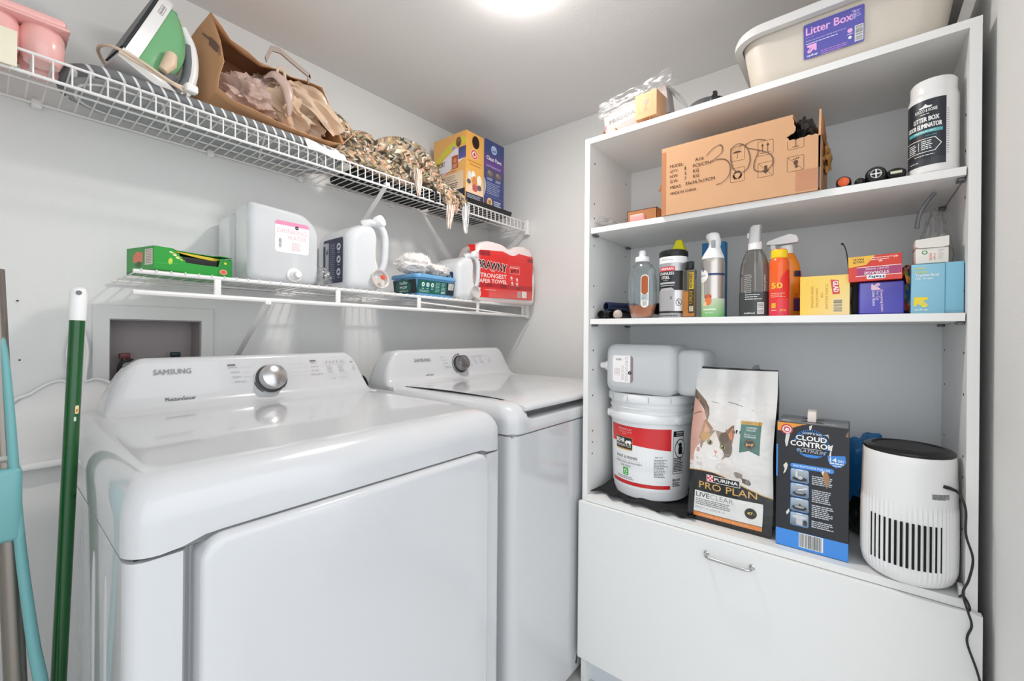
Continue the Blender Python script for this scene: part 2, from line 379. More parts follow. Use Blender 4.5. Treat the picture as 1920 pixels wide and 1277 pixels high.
# ================================================================== DRYER and WASHER
def deckloops(x0, x1, y0, y1, z0, z1, rs, rf, rc, steps=7):
    L = []
    for i in range(steps + 1):
        t = PI / 2 * i / steps; L.append(((1 - math.cos(t)), math.sin(t)))
    loops = [[(x, y, z0) for x, y in rr(x0, x1, y0, y1, rc, 8)]]
    for a, b in L:
        z = z1 - rf + rf * b
        P = []
        for x, y in rr(x0 + rs * a, x1 - rs * a, y0 + rf * 1.15 * a, y1, rc, 8): P.append((x, y, z))
        loops.append(P)
    return loops
def densify(loop, d=.02):
    out = []; n = len(loop)
    for i in range(n):
        a = Vector(loop[i]); b = Vector(loop[(i + 1) % n]); k = max(1, int((b - a).length / d))
        for j in range(k): out.append(tuple(a.lerp(b, j / k)))
    return out
def console(t, x0, x1, zb, zt, yb, yt, yk, mat_):
    """rounded control console: profile in y,z swept along x with rounded top corners"""
    def prof(h, e):
        P = []; H = zt - zb
        pts = [(yb - .045, -.02), (yb - .036, .0), (yb - .022, .0035), (yb - .008, .010), (yb + .001, .022), (yb + .006, .036)]
        for i in range(1, 6): pts.append((yb + .006 + (yt - yb - .006) * i / 6, .036 + (H - .036 - .012) * i / 6 + 0))
        for a in (0, 25, 50, 75, 100): pts.append((yt + .016 - .016 * math.cos(math.radians(a)), H - .012 + .012 * math.sin(math.radians(min(a, 90)))))
        pts += [(yk - .015, H - .003), (yk - .003, H - .014), (yk, H - .04), (yk + .002, -.02)]
        return [(y, zb + (z * h if z > 0 else z)) for y, z in pts]
    L = []; n = 56
    xs = []; R = .055
    for i in range(9): xs.append(R * (1 - math.cos(PI / 2 * i / 8)))
    st = xs + [R + (x1 - x0 - 2 * R) * i / 18 for i in range(1, 18)] + [(x1 - x0) - q for q in reversed(xs)]
    for s in st:
        d = min(s, x1 - x0 - s); h = math.sqrt(max(0, 1 - (1 - min(1, d / R)) ** 2)) if d < R else 1
        h = max(.03, h); cx = (x0 + x1) / 2; pr = prof(h, d)
        L.append([(cx + (x0 + s - cx) * (1 - .07 * max(0, min(1, (z - zb) / (zt - zb)))), y, z) for y, z in pr])
    return one(loft(L), 'console', mat_, t, ang=50)
def dial(t, x, z, r, face, m, nm='dial'):
    # face: (y at z=.90, slope)
    nrm = Vector((0, -1, .36)).normalized(); y = face(z)
    M = Matrix.Translation((x, y, z)) @ nrm.to_track_quat('Z', 'Y').to_matrix().to_4x4()
    k = one(lathe([(r * 1.02, 0), (r * 1.02, .004), (r, .008), (r * .98, .022), (r * .9, .029), (r * .6, .034), (r * .2, .036), (.0005, .0362)], 48), nm, m, t, M=M)
    one(lathe([(r * 1.14, 0), (r * 1.14, .0035), (r * 1.02, .0045)], 48), 'dial_ring', mat('dark ring', '3b3b3c', .3), k, M=M)
    return k
# --- dryer
t = thing('dryer', 'white front-loading clothes dryer, nearer one on the left with chrome dial', 'dryer')
DX0, DX1, DY0, DY1 = .106, .796, .673, 1.36
lp = []
for (x, y) in rr(DX0, DX1, DY0, DY1, .022, 6): lp.append((x, y))
# body with a recessed front bay for the door
bay0, bay1 = .168, .735
outl = [(bay0 - .006, DY0), (bay0 + .006, DY0 + .022), (bay1 - .006, DY0 + .022), (bay1 + .006, DY0)]
base = rr(DX0, DX1, DY0, DY1, .022, 6)
# rr starts at bottom-right corner; the front straight edge runs from the last point back to the first
foot = base + outl
one(loft([[(x, y, z) for x, y in foot] for z in (.03, .787)]), 'cabinet_body', M_enamel, t)
for x in (DX0 + .05, DX1 - .05):
    for y in (DY0 + .05, DY1 - .05): one(lathe([(.018, 0), (.018, .012), (.01, .014), (.01, .032)], 14, x, y), 'foot', M_dark, t)
g = [[(x, y, z) for x, y, z in densify(q)] for q in [[(x, y, .792) for x, y in rr(DX0, DX1, DY0 - .003, DY1, .03, 6)]]]
D = deckloops(DX0 - .001, DX1 + .001, DY0 - .004, DY1, .792, .887, .034, .055, .034)
n0 = None; DD = []
for k, q in enumerate(D):
    # put extra points along the front edge so its lower rim can arch over the door
    nfront = 26; last, first = Vector(q[-1]), Vector(q[0]); q2 = list(q) + [tuple(last.lerp(first, (i + 1) / (nfront + 1))) for i in range(nfront)]
    if k == 0:
        def arch(p):
            a = min(1, max(0, (p[0] - bay0 + .02) / .045)); b = min(1, max(0, (bay1 + .02 - p[0]) / .045)); e = min(a, b); e = e * e * (3 - 2 * e)
            return (p[0], p[1] + (.0 * e if p[1] < DY0 + .01 else 0), p[2] + (.010 * e if p[1] < DY0 + .01 else 0))
        q2 = [arch(p) for p in q2]
    DD.append(q2)
one(loft(DD), 'top_panel', M_enamel, t, ang=50)
one(bx(DX0 + .01, DX1 - .01, DY0 + .012, DY1 - .01, .786, .80), 'seam', mat('dark seam', '2c2c2e', .6), t)
# door: raised rounded panel with shallow inner field
def rpanel(x0, x1, z0, z1, yb, yf, r, b, k=4):
    L = []
    for i in range(k + 1):
        a = PI / 2 * i / k; q = b * (1 - math.cos(a)); y = yf + b - b * math.sin(a)
        L.append([(x, y, z) for x, z in rr(x0 + q, x1 - q, z0 + q, z1 - q, r, 8)])
    L = [[(x, yb, z) for x, z in rr(x0, x1, z0, z1, r, 8)]] + L
    return L
L = rpanel(.176, .726, .13, .799, DY0 + .018, DY0 - .024, .03, .009)
L += [[(x, DY0 - .024, z) for x, z in rr(.232, .668, .20, .735, .05, 8)], [(x, DY0 - .0225, z) for x, z in rr(.24, .66, .208, .727, .048, 8)]]
one(loft(L), 'door', M_enamel, t, ang=50)
one(tube([(.176 + .0, DY0 + .014, .35), (.176, DY0 + .014, .55)], .005, 8), 'hinge', M_dark, t)
for y, zt_ in ((.80, .735), (.90, .735), (1.03, .735)):
    one(loft([[(x, y + w * a, z) for x, a in ((DX0 + .002, -1.5), (DX0 - .0012 * e, -.8), (DX0 - .0026 * e, 0), (DX0 - .0012 * e, .8), (DX0 + .002, 1.5))] for z, w, e in ((.10, .001, .1), (.13, .008, 1), (.60, .008, 1), (zt_ - .05, .008, 1), (zt_ - .015, .0065, .7), (zt_ - .004, .004, .4), (zt_, .001, .05))], closed=True), 'side_rib', M_enamel, t, ang=70)
console(t, DX0 + .052, DX1 - .006, .887, 1.006, 1.235, 1.262, 1.335, M_enamel)
fy = lambda z: 1.241 + (1.262 - 1.241) * (z - .923) / (.994 - .923) - .001
M_fr = (Vector((0, fy(.99) - fy(.92), .07))).normalized()
def cprint(): return Print()
p = Print(); g1, g2 = '8d8b8c', '9a9899'
p.text('SAMSUNG', .243 - .17, .9705 - .90, .072, .0125, '8b8a8c', .035)
p.text('MoistureSensor', .262 - .17, .0065, .058, .0095, '3a3a3c', .012)
for x, z, w in ((.392, .084, .018), (.604, .086, .018)): p.rect(x - .17, z, x - .17 + w, z + .004, '6d6b6c')
for i, (s, w) in enumerate((('HEAVY DRY', .022), ('NORMAL DRY', .021), ('NORMAL', .02), ('SMART DRY', .026))):
    p.text(s, .393 + .004 * i - .17, .0775 - i * .0128, w, .0036, g1); p.line([(.42 + .003 * i - .17, .079 - i * .0128), (.448 - .17 + .002 * abs(i - 1), .079 - i * .0128)], .0005, 'bcbabb')
for i, (s, w) in enumerate((('TIME DRY', .02), ('QUICK DRY', .022), ('AIR FLUFF', .022), ('WRINKLE RELEASE', .038))):
    p.text(s, .606 - .17 - .004 * (i == 3), .0795 - i * .0115, w, .0036, g1); p.line([(.545 - .17, .081 - i * .0115), (.6 - .17 - .005 * (i == 3), .081 - i * .0115)], .0005, 'bcbabb')
p.box(.648 - .17, .073, .716 - .17, .087, .0005, 'b5b3b4', r=.005)
for i in range(4): p.rect(.653 + i * .011 - .17, .082, .655 + i * .011 - .17, .084, '4d4b4c'); p.lines(.6505 + i * .011 - .17, .0775, .008, 1, .003, .0012, g2, seed=i, dash=.003)
for i in range(2): p.rect(.697 - .17, .0825 - i * .005, .6985 - .17, .084 - i * .005, '4d4b4c'); p.lines(.70 - .17, .0825 - i * .005, .012, 1, .003, .0012, g2, seed=i, dash=.004)
for c in range(2):
    for i in range(4): p.rect(.653 + c * .036 - .17 + .001 * i, .067 - i * .0055, .6547 + c * .036 - .17 + .001 * i, .0687 - i * .0055, '4d4b4c'); p.lines(.657 + c * .036 - .17 + .001 * i, .0672 - i * .0055, .014, 1, .003, .0013, g2, seed=i + c, dash=.004)
p.box(.658 - .17, .034, .682 - .17, .044, .0004, 'bab8b9', r=.004); p.box(.69 - .17, .034, .716 - .17, .044, .0004, 'bab8b9', r=.004)
p.text('Signal', .666 - .17, .029, .010, .003, g1); p.text('Temp Control', .694 - .17, .029, .02, .003, g1)
p.ell(.737 - .17, .083, .0028, .0028, '8f8d8e', 2); p.ell(.737 - .17, .083, .0022, .0022, 'd8d6d6', 3); p.text('POWER', .731 - .17, .0765, .012, .0028, '6d6b6c')
p.text('>||', .737 - .17, .064, .007, .004, '6d6b6c', .02); p.text('START', .736 - .17, .0575, .010, .003, '6d6b6c'); p.text('PAUSE', .736 - .17, .0525, .010, .003, '6d6b6c')
p.build('lettering', flat((.17, fy(.90), .90), (1, 0, 0), M_fr), t, off=.0008)
k = dial(t, .4925, .942, .034, fy, M_chrome)
pr = Print()
for a0, a1, rad, w, cc in ((150, 215, .043, .0006, '8a8889'), (190, 235, .0415, .0028, '4a4849'), (318, 358, .0415, .0024, '4a4849'), (10, 60, .044, .0006, 'a09e9f')):
    P = [(rad * math.cos(math.radians(a)), rad * math.sin(math.radians(a))) for a in range(a0, a1 + 1, 5)]; pr.line(P, w, cc, 2)
pr.build('dial_marks', flat((.4925, fy(.942), .942), (1, 0, 0), M_fr), t, off=.0009)

# --- washer
t = thing('washer', 'white top-loading clothes washer with a wide lid, between dryer and shelf cabinet', 'washer')
WX0, WX1, WY0, WY1 = .838, 1.52, .673, 1.36
one(loft([[(x, y, z) for x, y in rr(WX0, WX1, WY0, WY1, .03, 7)] for z in (.03, .806)]), 'cabinet_body', M_enamel, t)
one(tube([(1.165, WY0 - .001, .075), (1.158, WY0 - .0015, .05)], .002, 6), 'scuff', M_dark, t)
for x in (WX0 + .05, WX1 - .05):
    for y in (WY0 + .05, WY1 - .05): one(lathe([(.018, 0), (.018, .012), (.01, .014), (.01, .032)], 14, x, y), 'foot', M_dark, t)
D = deckloops(WX0 - .002, WX1 + .002, WY0 - .003, WY1, .811, .889, .036, .05, .045, 8); DD = []
for k, q in enumerate(D):
    nfront = 40; last, first = Vector(q[-1]), Vector(q[0]); q2 = list(q) + [tuple(last.lerp(first, (i + 1) / (nfront + 1))) for i in range(nfront)]
    o2 = []
    for p_ in q2:
        x, y, z = p_; a = min(1, max(0, (x - WX0 - .058) / .03)); b = min(1, max(0, (WX1 - .058 - x) / .03)); e = min(a, b); e = e * e * (3 - 2 * e)
        if y < WY0 + .075 and z > .845: y += .03 * e * min(1, (z - .845) / .02); z -= .026 * e * min(1, (z - .845) / .03)
        o2.append((x, y, z))
    DD.append(o2)
one(loft(DD), 'top_panel', M_enamel, t, ang=50)
many([bx(WX0 + .006, WX1 - .006, WY0 + .006, WY1 - .01, .804, .812)], 'seam', mat('light seam', '9c9c9e', .5), t)
L = []
def lidz(y): return .8895 + .009 * (1 - ((y - .95) / .3) ** 2) - .016 * max(0, (.76 - y) / .1) ** 1.6
ys = [WY0 + .002, WY0 + .004, WY0 + .012, WY0 + .03, WY0 + .05, WY0 + .08, WY0 + .12, .85, .95, 1.05, 1.12, 1.17, 1.185]
for i, y in enumerate(ys):
    th = .004 if y > .75 else .014 - .010 * (y - WY0) / .08
    zt = lidz(y) - (.006 if i == 0 else .002 if i == 1 else 0) - (.004 if i == len(ys) - 1 else 0); zb_ = (lidz(y) - th - .0) + (.004 if i == 0 else 0)
    xa, xb = WX0 + .053 + .006 * (i < 2), WX1 - .053 - .006 * (i < 2); q = []
    for j in range(13): x = xa + (xb - xa) * j / 12; q.append((x, y, zt - (.002 if j in (0, 12) else 0)))
    for j in range(12, -1, -1): x = xa + (xb - xa) * j / 12; q.append((x, y, zb_))
    L.append(q)
one(loft(L), 'lid', M_enamel, t, ang=50)
console(t, WX0 + .01, WX1 - .004, .889, 1.008, 1.225, 1.252, 1.335, M_enamel)
fy2 = lambda z: 1.231 + .021 * (z - .925) / .071 - .001
p = Print(); X0 = .85
p.text('SAMSUNG', .975 - X0, .0665, .075, .0125, '8b8a8c', .035)
p.text('self Clean', 1.0165 - X0, .0125, .036, .0075, '6a696b', .01)
for i, s in enumerate(('NORMAL', 'HEAVY DUTY', 'BEDDING', 'DEEP WASH')): p.text(s, 1.10 + .006 * i - X0, .0785 - i * .0125, .022, .0035, g1)
p.text('RINSE + SPIN', 1.12 - X0, .0355, .028, .0035, g1)
for i, s in enumerate(('DELICATES', 'ACTIVE', 'QUICK WASH', 'SELF CLEAN')): p.text(s, 1.222 + .008 * i - X0, .0785 - i * .0125, .024, .0035, g1)
for i in range(6): p.lines(1.268 + i * .012 - X0, .0785, .009, 2, .004, .0012, g2, seed=i, dash=.003)
for c in range(2):
    for i in range(4): p.lines(1.275 + c * .036 + i * .003 - X0, .066 - i * .0065, .018, 1, .003, .0014, g2, seed=i + c, dash=.005)
p.text('Temp', 1.30 - X0, .031, .012, .0035, g1); p.text('Options', 1.332 - X0, .031, .018, .0035, g1)
p.text('POWER', 1.348 - X0, .0745, .012, .003, '6d6b6c'); p.text('>||', 1.366 - X0, .06, .008, .004, '6d6b6c', .02); p.text('START', 1.366 - X0, .052, .012, .003, '6d6b6c'); p.text('PAUSE', 1.368 - X0, .047, .012, .003, '6d6b6c')
p.build('lettering', flat((X0, fy2(.90), .90), (1, 0, 0), M_fr), t, off=.0008)
dial(t, 1.198, .947, .031, fy2, mat('smoked chrome', '8f8e8f', .2, metal=1))
pr = Print(); pr.line([(.041 * math.cos(math.radians(a)), .041 * math.sin(math.radians(a))) for a in range(85, 236, 6)], .0026, '3f3f42', 2)
pr.build('dial_marks', flat((1.198, fy2(.947), .947), (1, 0, 0), M_fr), t, off=.0009)
tag(one(tube(spline([(.78, 1.43, .008), (.785, 1.43, .4), (.79, 1.42, .80), (.815, 1.40, .865), (.83, 1.385, .897), (.86, 1.39, .905), (.89, 1.41, .86), (.9, 1.43, .8), (.905, 1.44, .4), (.905, 1.44, .008)], 8), .009, 12), 'drain_hose', M_black), 'black hose looping behind the gap between dryer and washer', 'hose')

# ================================================================== SHELF CABINET
t = thing('shelf_cabinet', 'tall white laminate shelf cabinet with open shelves over a flap door', 'shelf cabinet')
CX, CY0, CY1, CZ = 1.16, -.1765, .655, 1.668; TH = .0165; CB = XR - .002
for y in (CY1 - TH, CY0):
    sp = one(bx(CX, CB, y, y + TH, .0, CZ - TH), 'side_panel', M_lam, t, ang=0)
    one(bx(CX - .0008, CX + .0004, y + .0003, y + TH - .0003, .56, CZ - TH), 'edge_band', M_edge, sp, ang=0)
tp = one(bx(CX, CB, CY0, CY1, CZ - TH, CZ), 'top_board', M_lam, t, ang=0)
one(bx(CX - .0008, CX + .0004, CY0, CY1, CZ - TH, CZ), 'edge_band', M_edge, tp, ang=0)
IY0, IY1 = CY0 + TH, CY1 - TH; XBK = 1.466
one(bx(XBK, XBK + .006, IY0, IY1, .0, CZ - TH), 'back_panel', mat('white back panel', 'eceeef', .5), t, ang=0)
for z in (1.394, 1.117):
    b = one(bx(CX + .006, XBK - .002, IY0 + .002, IY1 - .002, z - .016, z), 'shelf_board', M_lam, t, ang=0)
    one(bx(CX + .0052, CX + .0064, IY0 + .002, IY1 - .002, z - .016, z), 'edge_band', M_edge, b, ang=0)
    for y, s in ((IY0, 1), (IY1, -1)):
        for x in (CX + .03, XBK - .035): one(bx(x - .012, x + .012, min(y, y + s * .012), max(y, y + s * .012), z - .0225, z - .0165, .002), 'shelf_pin', mat('grey shelf pin', '6f7072', .35, metal=.6), t)
b = one(bx(CX - .008, XBK - .002, IY0 + .0005, IY1 - .0005, .564, .58), 'base_board', M_lam, t, ang=0)
# rows of pin holes
hole = mat('pin hole', '2e2c2b', .9); hp = None
for y, s in ((IY1, -1), (IY0, 1)):
    for x in (CX + .03, XBK - .045):
        for z in ((.70, .735, .77, .88, .96, 1.02, 1.155, 1.22, 1.345, 1.43, 1.475, 1.60) if s < 0 else (.70, .757, .80, .84, .96, 1.04, 1.16, 1.34, 1.43, 1.50)):
            if hp is None:
                hp = one(lathe([(.0027, -.0005), (.0027, .0004)], 10), 'pin_hole', hole, t)
                hp.rotation_euler = (PI / 2, 0, 0); q = hp
            else: q = hp.copy(); COL.objects.link(q)
            q.location = (x, y, z)
dr = one(bx(1.142, 1.158, CY0 - .004, CY1 + .003, .088, .5625, .001), 'flap_door', M_lam, t, ang=0)
one(bx(1.1595, 1.4, IY0, IY1, .08, .12), 'bottom_board', M_lam, t, ang=0)
one(bx(1.19, 1.205, IY0, IY1, .0, .079), 'plinth', mat('grey white plinth', 'd4d9df', .45), t, ang=0)
h = one(tube(spline([(1.141, .291, .524), (1.128, .290, .523), (1.122, .282, .5225), (1.1215, .27, .522), (1.1215, .21, .522), (1.122, .198, .5225), (1.128, .190, .523), (1.141, .189, .524)], 5), .0035, 12), 'handle', M_chrome, dr)
for y in (.2905, .1895): one(lathe([(.0065, 0), (.0065, .002), (.004, .0035)], 16), 'rosette', M_chrome, t, M=TR(1.142, y, .524) @ RY(-90))
one(bx(CX, CX + .02, IY0 + .001, IY0 + .008, .575, .60, .001), 'stop_block', M_lam, t)

def cab(name, label, cat, x, y, z, rz=0, group=None): return thing(name, label, cat, (x, y, z), -90 + rz, group)
RZ90 = -90
# local frame of everything below: x to the right along the shelf, y into the cabinet, z up

CZ = CZ + .0003
# ---------- top of the cabinet
def rtub(x0, x1, y0, y1, h, r, tp_, wall=.004, floor_=.004, rimw=.012, rimh=.01, rad=.05):
    L = [[(x, y, 0) for x, y in rr(x0 + tp_, x1 - tp_, y0 + tp_, y1 - tp_, rad, 8)]]
    for f in (.05, .3, .6, .85, 1): q = tp_ * (1 - f); L.append([(x, y, h * f) for x, y in rr(x0 + q, x1 - q, y0 + q, y1 - q, rad, 8)])
    L[0] = [(x, y, 0) for x, y in rr(x0 + tp_ + .008, x1 - tp_ - .008, y0 + tp_ + .008, y1 - tp_ - .008, rad, 8)]
    inn = [[(x, y, h) for x, y in rr(x0 + wall, x1 - wall, y0 + wall, y1 - wall, rad, 8)], [(x, y, floor_) for x, y in rr(x0 + tp_ + wall + .01, x1 - tp_ - wall - .01, y0 + tp_ + wall + .01, y1 - tp_ - wall - .01, rad, 8)]]
    return loft(L + inn)
t = cab('litter_tray', 'large beige plastic litter tray with purple label, on top of cabinet at right', 'litter tray', 1.163, .245, CZ)
Mb = mat('beige plastic', 'd9cfc2', .4)
one(rtub(.012, .40, .004, .43, .138, .05, .022, rad=.055), 'tub', Mb, t, ang=50)
def ring(x0, x1, y0, y1, w, z0, z1, rad):
    o = rr(x0, x1, y0, y1, rad + w, 8); i = rr(x0 + w, x1 - w, y0 + w, y1 - w, rad, 8)
    return loft([[(x, y, z0) for x, y in i], [(x, y, z0) for x, y in o], [(x, y, z0 + (z1 - z0) * .6) for x, y in o], [(x, y, z1) for x, y in rr(x0 + .003, x1 - .003, y0 + .003, y1 - .003, rad + w, 8)], [(x, y, z1) for x, y in i], [(x, y, z0) for x, y in i]], False, False)
g = G(); g.add(ring(-.004, .416, -.014, .446, .017, .118, .14, .05), TR(0, 0, 0))
g.obj('rim', mat('pale grey rim plastic', 'dcdad8', .35), t, 50)
p = Print()
p.rect(0, 0, .107, .074, '5b57b0', 1, .003); p.text('Litter Box', .004, .050, .083, .0165, 'f3b3e4', .03)
p.text('litter tray', .004, .043, .015, .004, 'c58ad6'); p.text('Durable easy clean plastic with high sides for any cat', .004, .036, .072, .0032, 'e8dcf2'); p.lines(.004, .031, .06, 1, .004, .0016, 'e8dcf2')
p.lines(.032, .008, .05, 3, .004, .0014, 'c58ad6', seed=4)
def arrow_logo(p, x, y, s, c, c2, flip=1, l=5):
    """rounded square arrow pointing up"""
    p.rect(x, y + .18 * s, x + s, y + s, c, l, .16 * s)
    P = [(.0, .0), (.28, .0), (.28, .2), (.0, .2)]
    p.line([(x + .02 * s, y + .44 * s), (x + .46 * s, y + .44 * s), (x + .26 * s, y + .16 * s)], .17 * s, c2, l + 1)
    p.line([(x + .46 * s, y + .46 * s), (x + .46 * s, y + .08 * s)], .15 * s, c2, l + 1)
def brand_arrow(p, x, y, s, c, bg, mx=1, my=1, l=5):
    """arrow emblem: a solid bent arrow, head at the upper right"""
    pts = [(0, .86), (.06, .98), (.94, 1), (1, .94), (1, .18), (.9, .1), (.82, .2), (.70, .36), (.34, .02), (.1, .06), (.02, .28), (.34, .62), (.16, .70), (.04, .76)]
    p.poly([(x + (a if mx > 0 else 1 - a) * s, y + (b if my > 0 else 1 - b) * s) for a, b in pts], c, l)
    p.line([(x + (.52 if mx > 0 else .48) * s, y + (.60 if my > 0 else .4) * s), (x + (.22 if mx > 0 else .78) * s, y + (.26 if my > 0 else .74) * s)], .05 * s, bg, l + 1)
brand_arrow(p, .006, .011, .018, 'f3b3e4', '5b57b0'); p.text('up&up', .006, .003, .02, .006, WHITE, .02)
p.text('2020 all', .092, .050, .018, .006, 'e8dcf2', rot=90); p.lines(.09, .066, .012, 5, .003, .0012, 'c9b3ea', seed=8)
p.ell(.083, .030, .0045, .0045, 'f3b3e4'); p.ell(.083, .016, .003, .003, WHITE); p.lines(.078, .022, .011, 1, .004, .0014, 'e8dcf2')
p.bars(.091, .004, .1055, .036, 18, vert=False)
n = Vector((0, -1, -.16)).normalized()
p.build('label', flat((.145, .0175, .035), (1, 0, 0), (0, -.157, 1)), t, off=.0006)

# cardboard tray with small white parts, box with the glass mark, plastic-wrapped booklets
t = cab('cardboard_tray', 'low open cardboard tray with small white fittings, at left end of the cabinet top', 'cardboard tray', 1.20, .617, CZ)
many([bx(0, .15, 0, .002, 0, .012), bx(0, .15, .14, .142, 0, .035), bx(0, .002, 0, .142, 0, .032), bx(.148, .15, 0, .142, 0, .03), bx(.04, .042, .002, .14, 0, .03), bx(0, .15, 0, .142, 0, .002)], 'tray', M_cardD, t, ang=0)
for x, y, r in ((.02, .03, .017), (.075, .05, .02), (.105, .03, .017)):
    tag(one(lathe([(r, 0), (r, .010), (r * .8, .018), (r * .3, .021), (.001, .021)], 24), 'round_fitting', M_whiteP, M=TR(1.20 + y, .617 - x, CZ + .002)), {.02: 'small white round plastic cap in the cardboard tray, leftmost', .075: 'small white round plastic cap in the cardboard tray, just right of the divider', .105: 'small white round plastic cap half hidden beneath the cardboard cube'}[x], 'cap', 'white caps in the cardboard tray')
t = cab('cardboard_cube', 'small orange-brown cardboard box printed with a glass symbol, on cabinet top', 'box', 1.205, .515, CZ + .030, -4)
one(bx(0, .066, 0, .07, 0, .072, .0008), 'box', M_card, t, M=TR(0, 0, .003))
p = Print(); p.box(.012, .016, .054, .062, .0004, 'a8683a'); p.line([(.033, .024), (.033, .034)], .0014, '7a4a26'); p.line([(.027, .023), (.039, .023)], .0018, '7a4a26')
p.poly([(.024, .052), (.029, .038), (.033, .034), (.037, .038), (.042, .052), (.037, .048), (.034, .053), (.031, .047), (.028, .052)], '7a4a26', 3)
p.build('glass_symbol', flat((0, -.0002, .003)), t)
t = cab('booklet_pack', 'white booklets and card in clear plastic wrap leaning behind the cardboard cube', 'booklet pack', 1.262, .628, CZ)
Mbk = mat('white coated card', 'a89e9b', .5)
A = TR(-.008, 0, .030) @ RY(-8)
one(bx(0, .205, 0, .055, .0, .082, .002), 'booklet', Mbk, t, M=A)
one(bx(.03, .20, .004, .060, .083, .089, .001), 'booklet', mat('pinkish white card', 'c4aca8', .4), t, M=A)
p = Print(); p.text('FRIGIDAIRE', .018, .044, .118, .0125, '2a2a2c', .02); p.lines(.055, .030, .07, 1, .004, .0016, '8a8482'); p.rect(.0, .034, .006, .046, 'd84a5a', 3)
p.build('lettering', lambda u, v, d: A @ Vector((u, -.0003 - d, v)), t)
for sd, y0, z0, z1 in ((1, -.004, .072, .112), (2, -.010, .078, .122), (3, .03, .07, .128)):
    one(sheet(lambda a, b: tuple(A @ Vector((-.018 + .235 * a + .012 * b, y0 + .004 + (.03 * b if sd == 3 else .0) + .006 * noise.noise(Vector((a * 7, b * 5, sd))), z0 + (z1 - z0) * b + .010 * noise.noise(Vector((a * 6, b * 2, sd + 5))) * b))), 36, 16), 'wrap_fold', film('thin booklet wrap', refl=.10, rough=.3, diff=.05), t)
v = [A @ Vector(q) for q in [(.19, -.004, .10), (.21, -.004, .085), (.245, .02, .03), (.25, .06, .0), (.22, .07, .05), (.20, .05, .10)]]
one((v, [(0, 1, 4, 5), (1, 2, 3, 4)]), 'wrap_flap', M_bagp, t)
tag(one(lathe([(.001, .045), (.04, .043), (.075, .033), (.088, .018), (.09, .008), (.088, 0)], 40), 'round_cover', mat('dark grey plastic', '4a4a4b', .45), M=TR(1.275, .325, CZ) @ Matrix.Diagonal((.9, .75, 1.15, 1))), 'dark grey rounded lid lying on the cabinet top, left of the black clip', 'lid')
t = cab('clip', 'small black plastic clip on the cabinet top edge, left of the beige tray', 'clip', 1.19, .292, CZ)
one(bx(-.013, .013, -.01, .01, 0, .020, .004), 'body', M_black, t, M=RY(12)); one(bx(-.012, -.002, -.008, .008, .019, .034, .002), 'jaw', M_black, t, M=RY(14)); one(bx(.001, .014, -.006, .006, .021, .028, .002), 'jaw', M_black, t, M=RY(-20))

# ---------- shelf 1 (z 1.394)
Z1 = 1.3943
t = cab('carton', 'large brown carton with printed handling symbols and a torn top right corner', 'carton', 1.157, .417, Z1, 0)
Wc, Hc, Dc = .351, .176, .255
fp = [(0, 0), (.350, 0), (.351, .121), (.3415, .1255), (.336, .1235), (.329, .1265), (.322, .1235), (.313, .124), (.305, .1215), (.300, .1245), (.2928, .1235), (.2905, .129), (.2865, .1315), (.290, .134), (.295, .137), (.301, .139), (.3042, .1445), (.3045, .152), (.301, .158), (.3015, .166), (.2985, .1745), (.2991, .1775), (0, .1775)]
one(prism(fp, 0, .004), 'front_panel', M_card, t, ang=0)
one(bx(0, .004, .004, Dc, 0, Hc), 'side_panel', M_card, t, ang=0)
one(prism([(0, 0), (Dc, 0), (Dc, .178), (.12, .172), (.02, .186), (.0, .12)], 0, .004), 'side_panel', M_card, t, M=Matrix(((0, 1, 0, .347), (1, 0, 0, 0), (0, 0, 1, 0), (0, 0, 0, 1))), ang=0)
one(bx(.004, .346, Dc - .004, Dc, 0, Hc), 'back_panel', M_cardD, t, ang=0)
one(bx(.004, .346, .004, Dc - .004, 0, .004), 'bottom_panel', M_cardD, t, ang=0)
one(prismxy([(0, 0), (.299, 0), (.303, .05), (.310, .10), (.318, .17), (.346, .20), (.346, Dc), (0, Dc)], Hc + .0015, Hc + .005), 'top_flap', M_card, t, ang=0)
one((lambda: (lambda v, f: (v, f))(*bx(.349, .354, .03, .16, .13, .172, .001)))(), 'flap_stub', M_cardD, t, M=TR(0, 0, .002))
one(prism([(-.004, .085), (-.02, .078), (-.013, .095), (-.003, .105)], .03, .034), 'torn_tab', M_cardD, t, ang=0)
v, f = crumple(.355, .10, .095, .009, .030, .028, .7, 5, 2, 3); one((v, f), 'torn_paper', mat('shredded card', 'b98a52', .9), t)
tapeM = film('packing tape', 'fff4ea', .12, .2, .99, .03)
one(bx(-.0008, .012, -.0008, .0, .002, .17), 'tape', tapeM, t); one(bx(.305, .3515, -.0008, 0, .004, .05), 'tape', tapeM, t)
p = Print(); K = '5a3518'
for s, x, y, w in (('MODEL:', .0225, .1235, .035), ('QTY:', .0225, .1095, .021), ('N.W:', .0225, .0965, .021), ('G.W:', .0225, .083, .021), ('MEAS:', .0235, .067, .029)): p.text(s, x, y, w, .0082, K, .012)
p.text('MADE IN CHINA', .024, .051, .066, .0075, K, .012)
for s, x, y, w in (('1', .0605, .1105, .003), ('5', .0605, .097, .0045), ('7', .0605, .0835, .0045), ('A16', .0865, .1265, .021), ('PCS/CTN', .0815, .1115, .043), ('KG', .0815, .098, .015), ('KG', .082, .0845, .015), ('39x34.7x19CM', .0625, .069, .072)): p.text(s, x, y, w, .0085, K, .02)
for x0, y0 in ((.170, .104), (.170, .0525), (.2295, .1025), (.230, .0515), (.289, .051)): p.box(x0, y0, x0 + .0315, y0 + .034, .0007, K, 3, .003)
p.line([(.2895, .122), (.2895, .104), (.292, .1015), (.318, .1015), (.3205, .104), (.3205, .1235)], .0007, K)
x, y = .170, .104   # umbrella
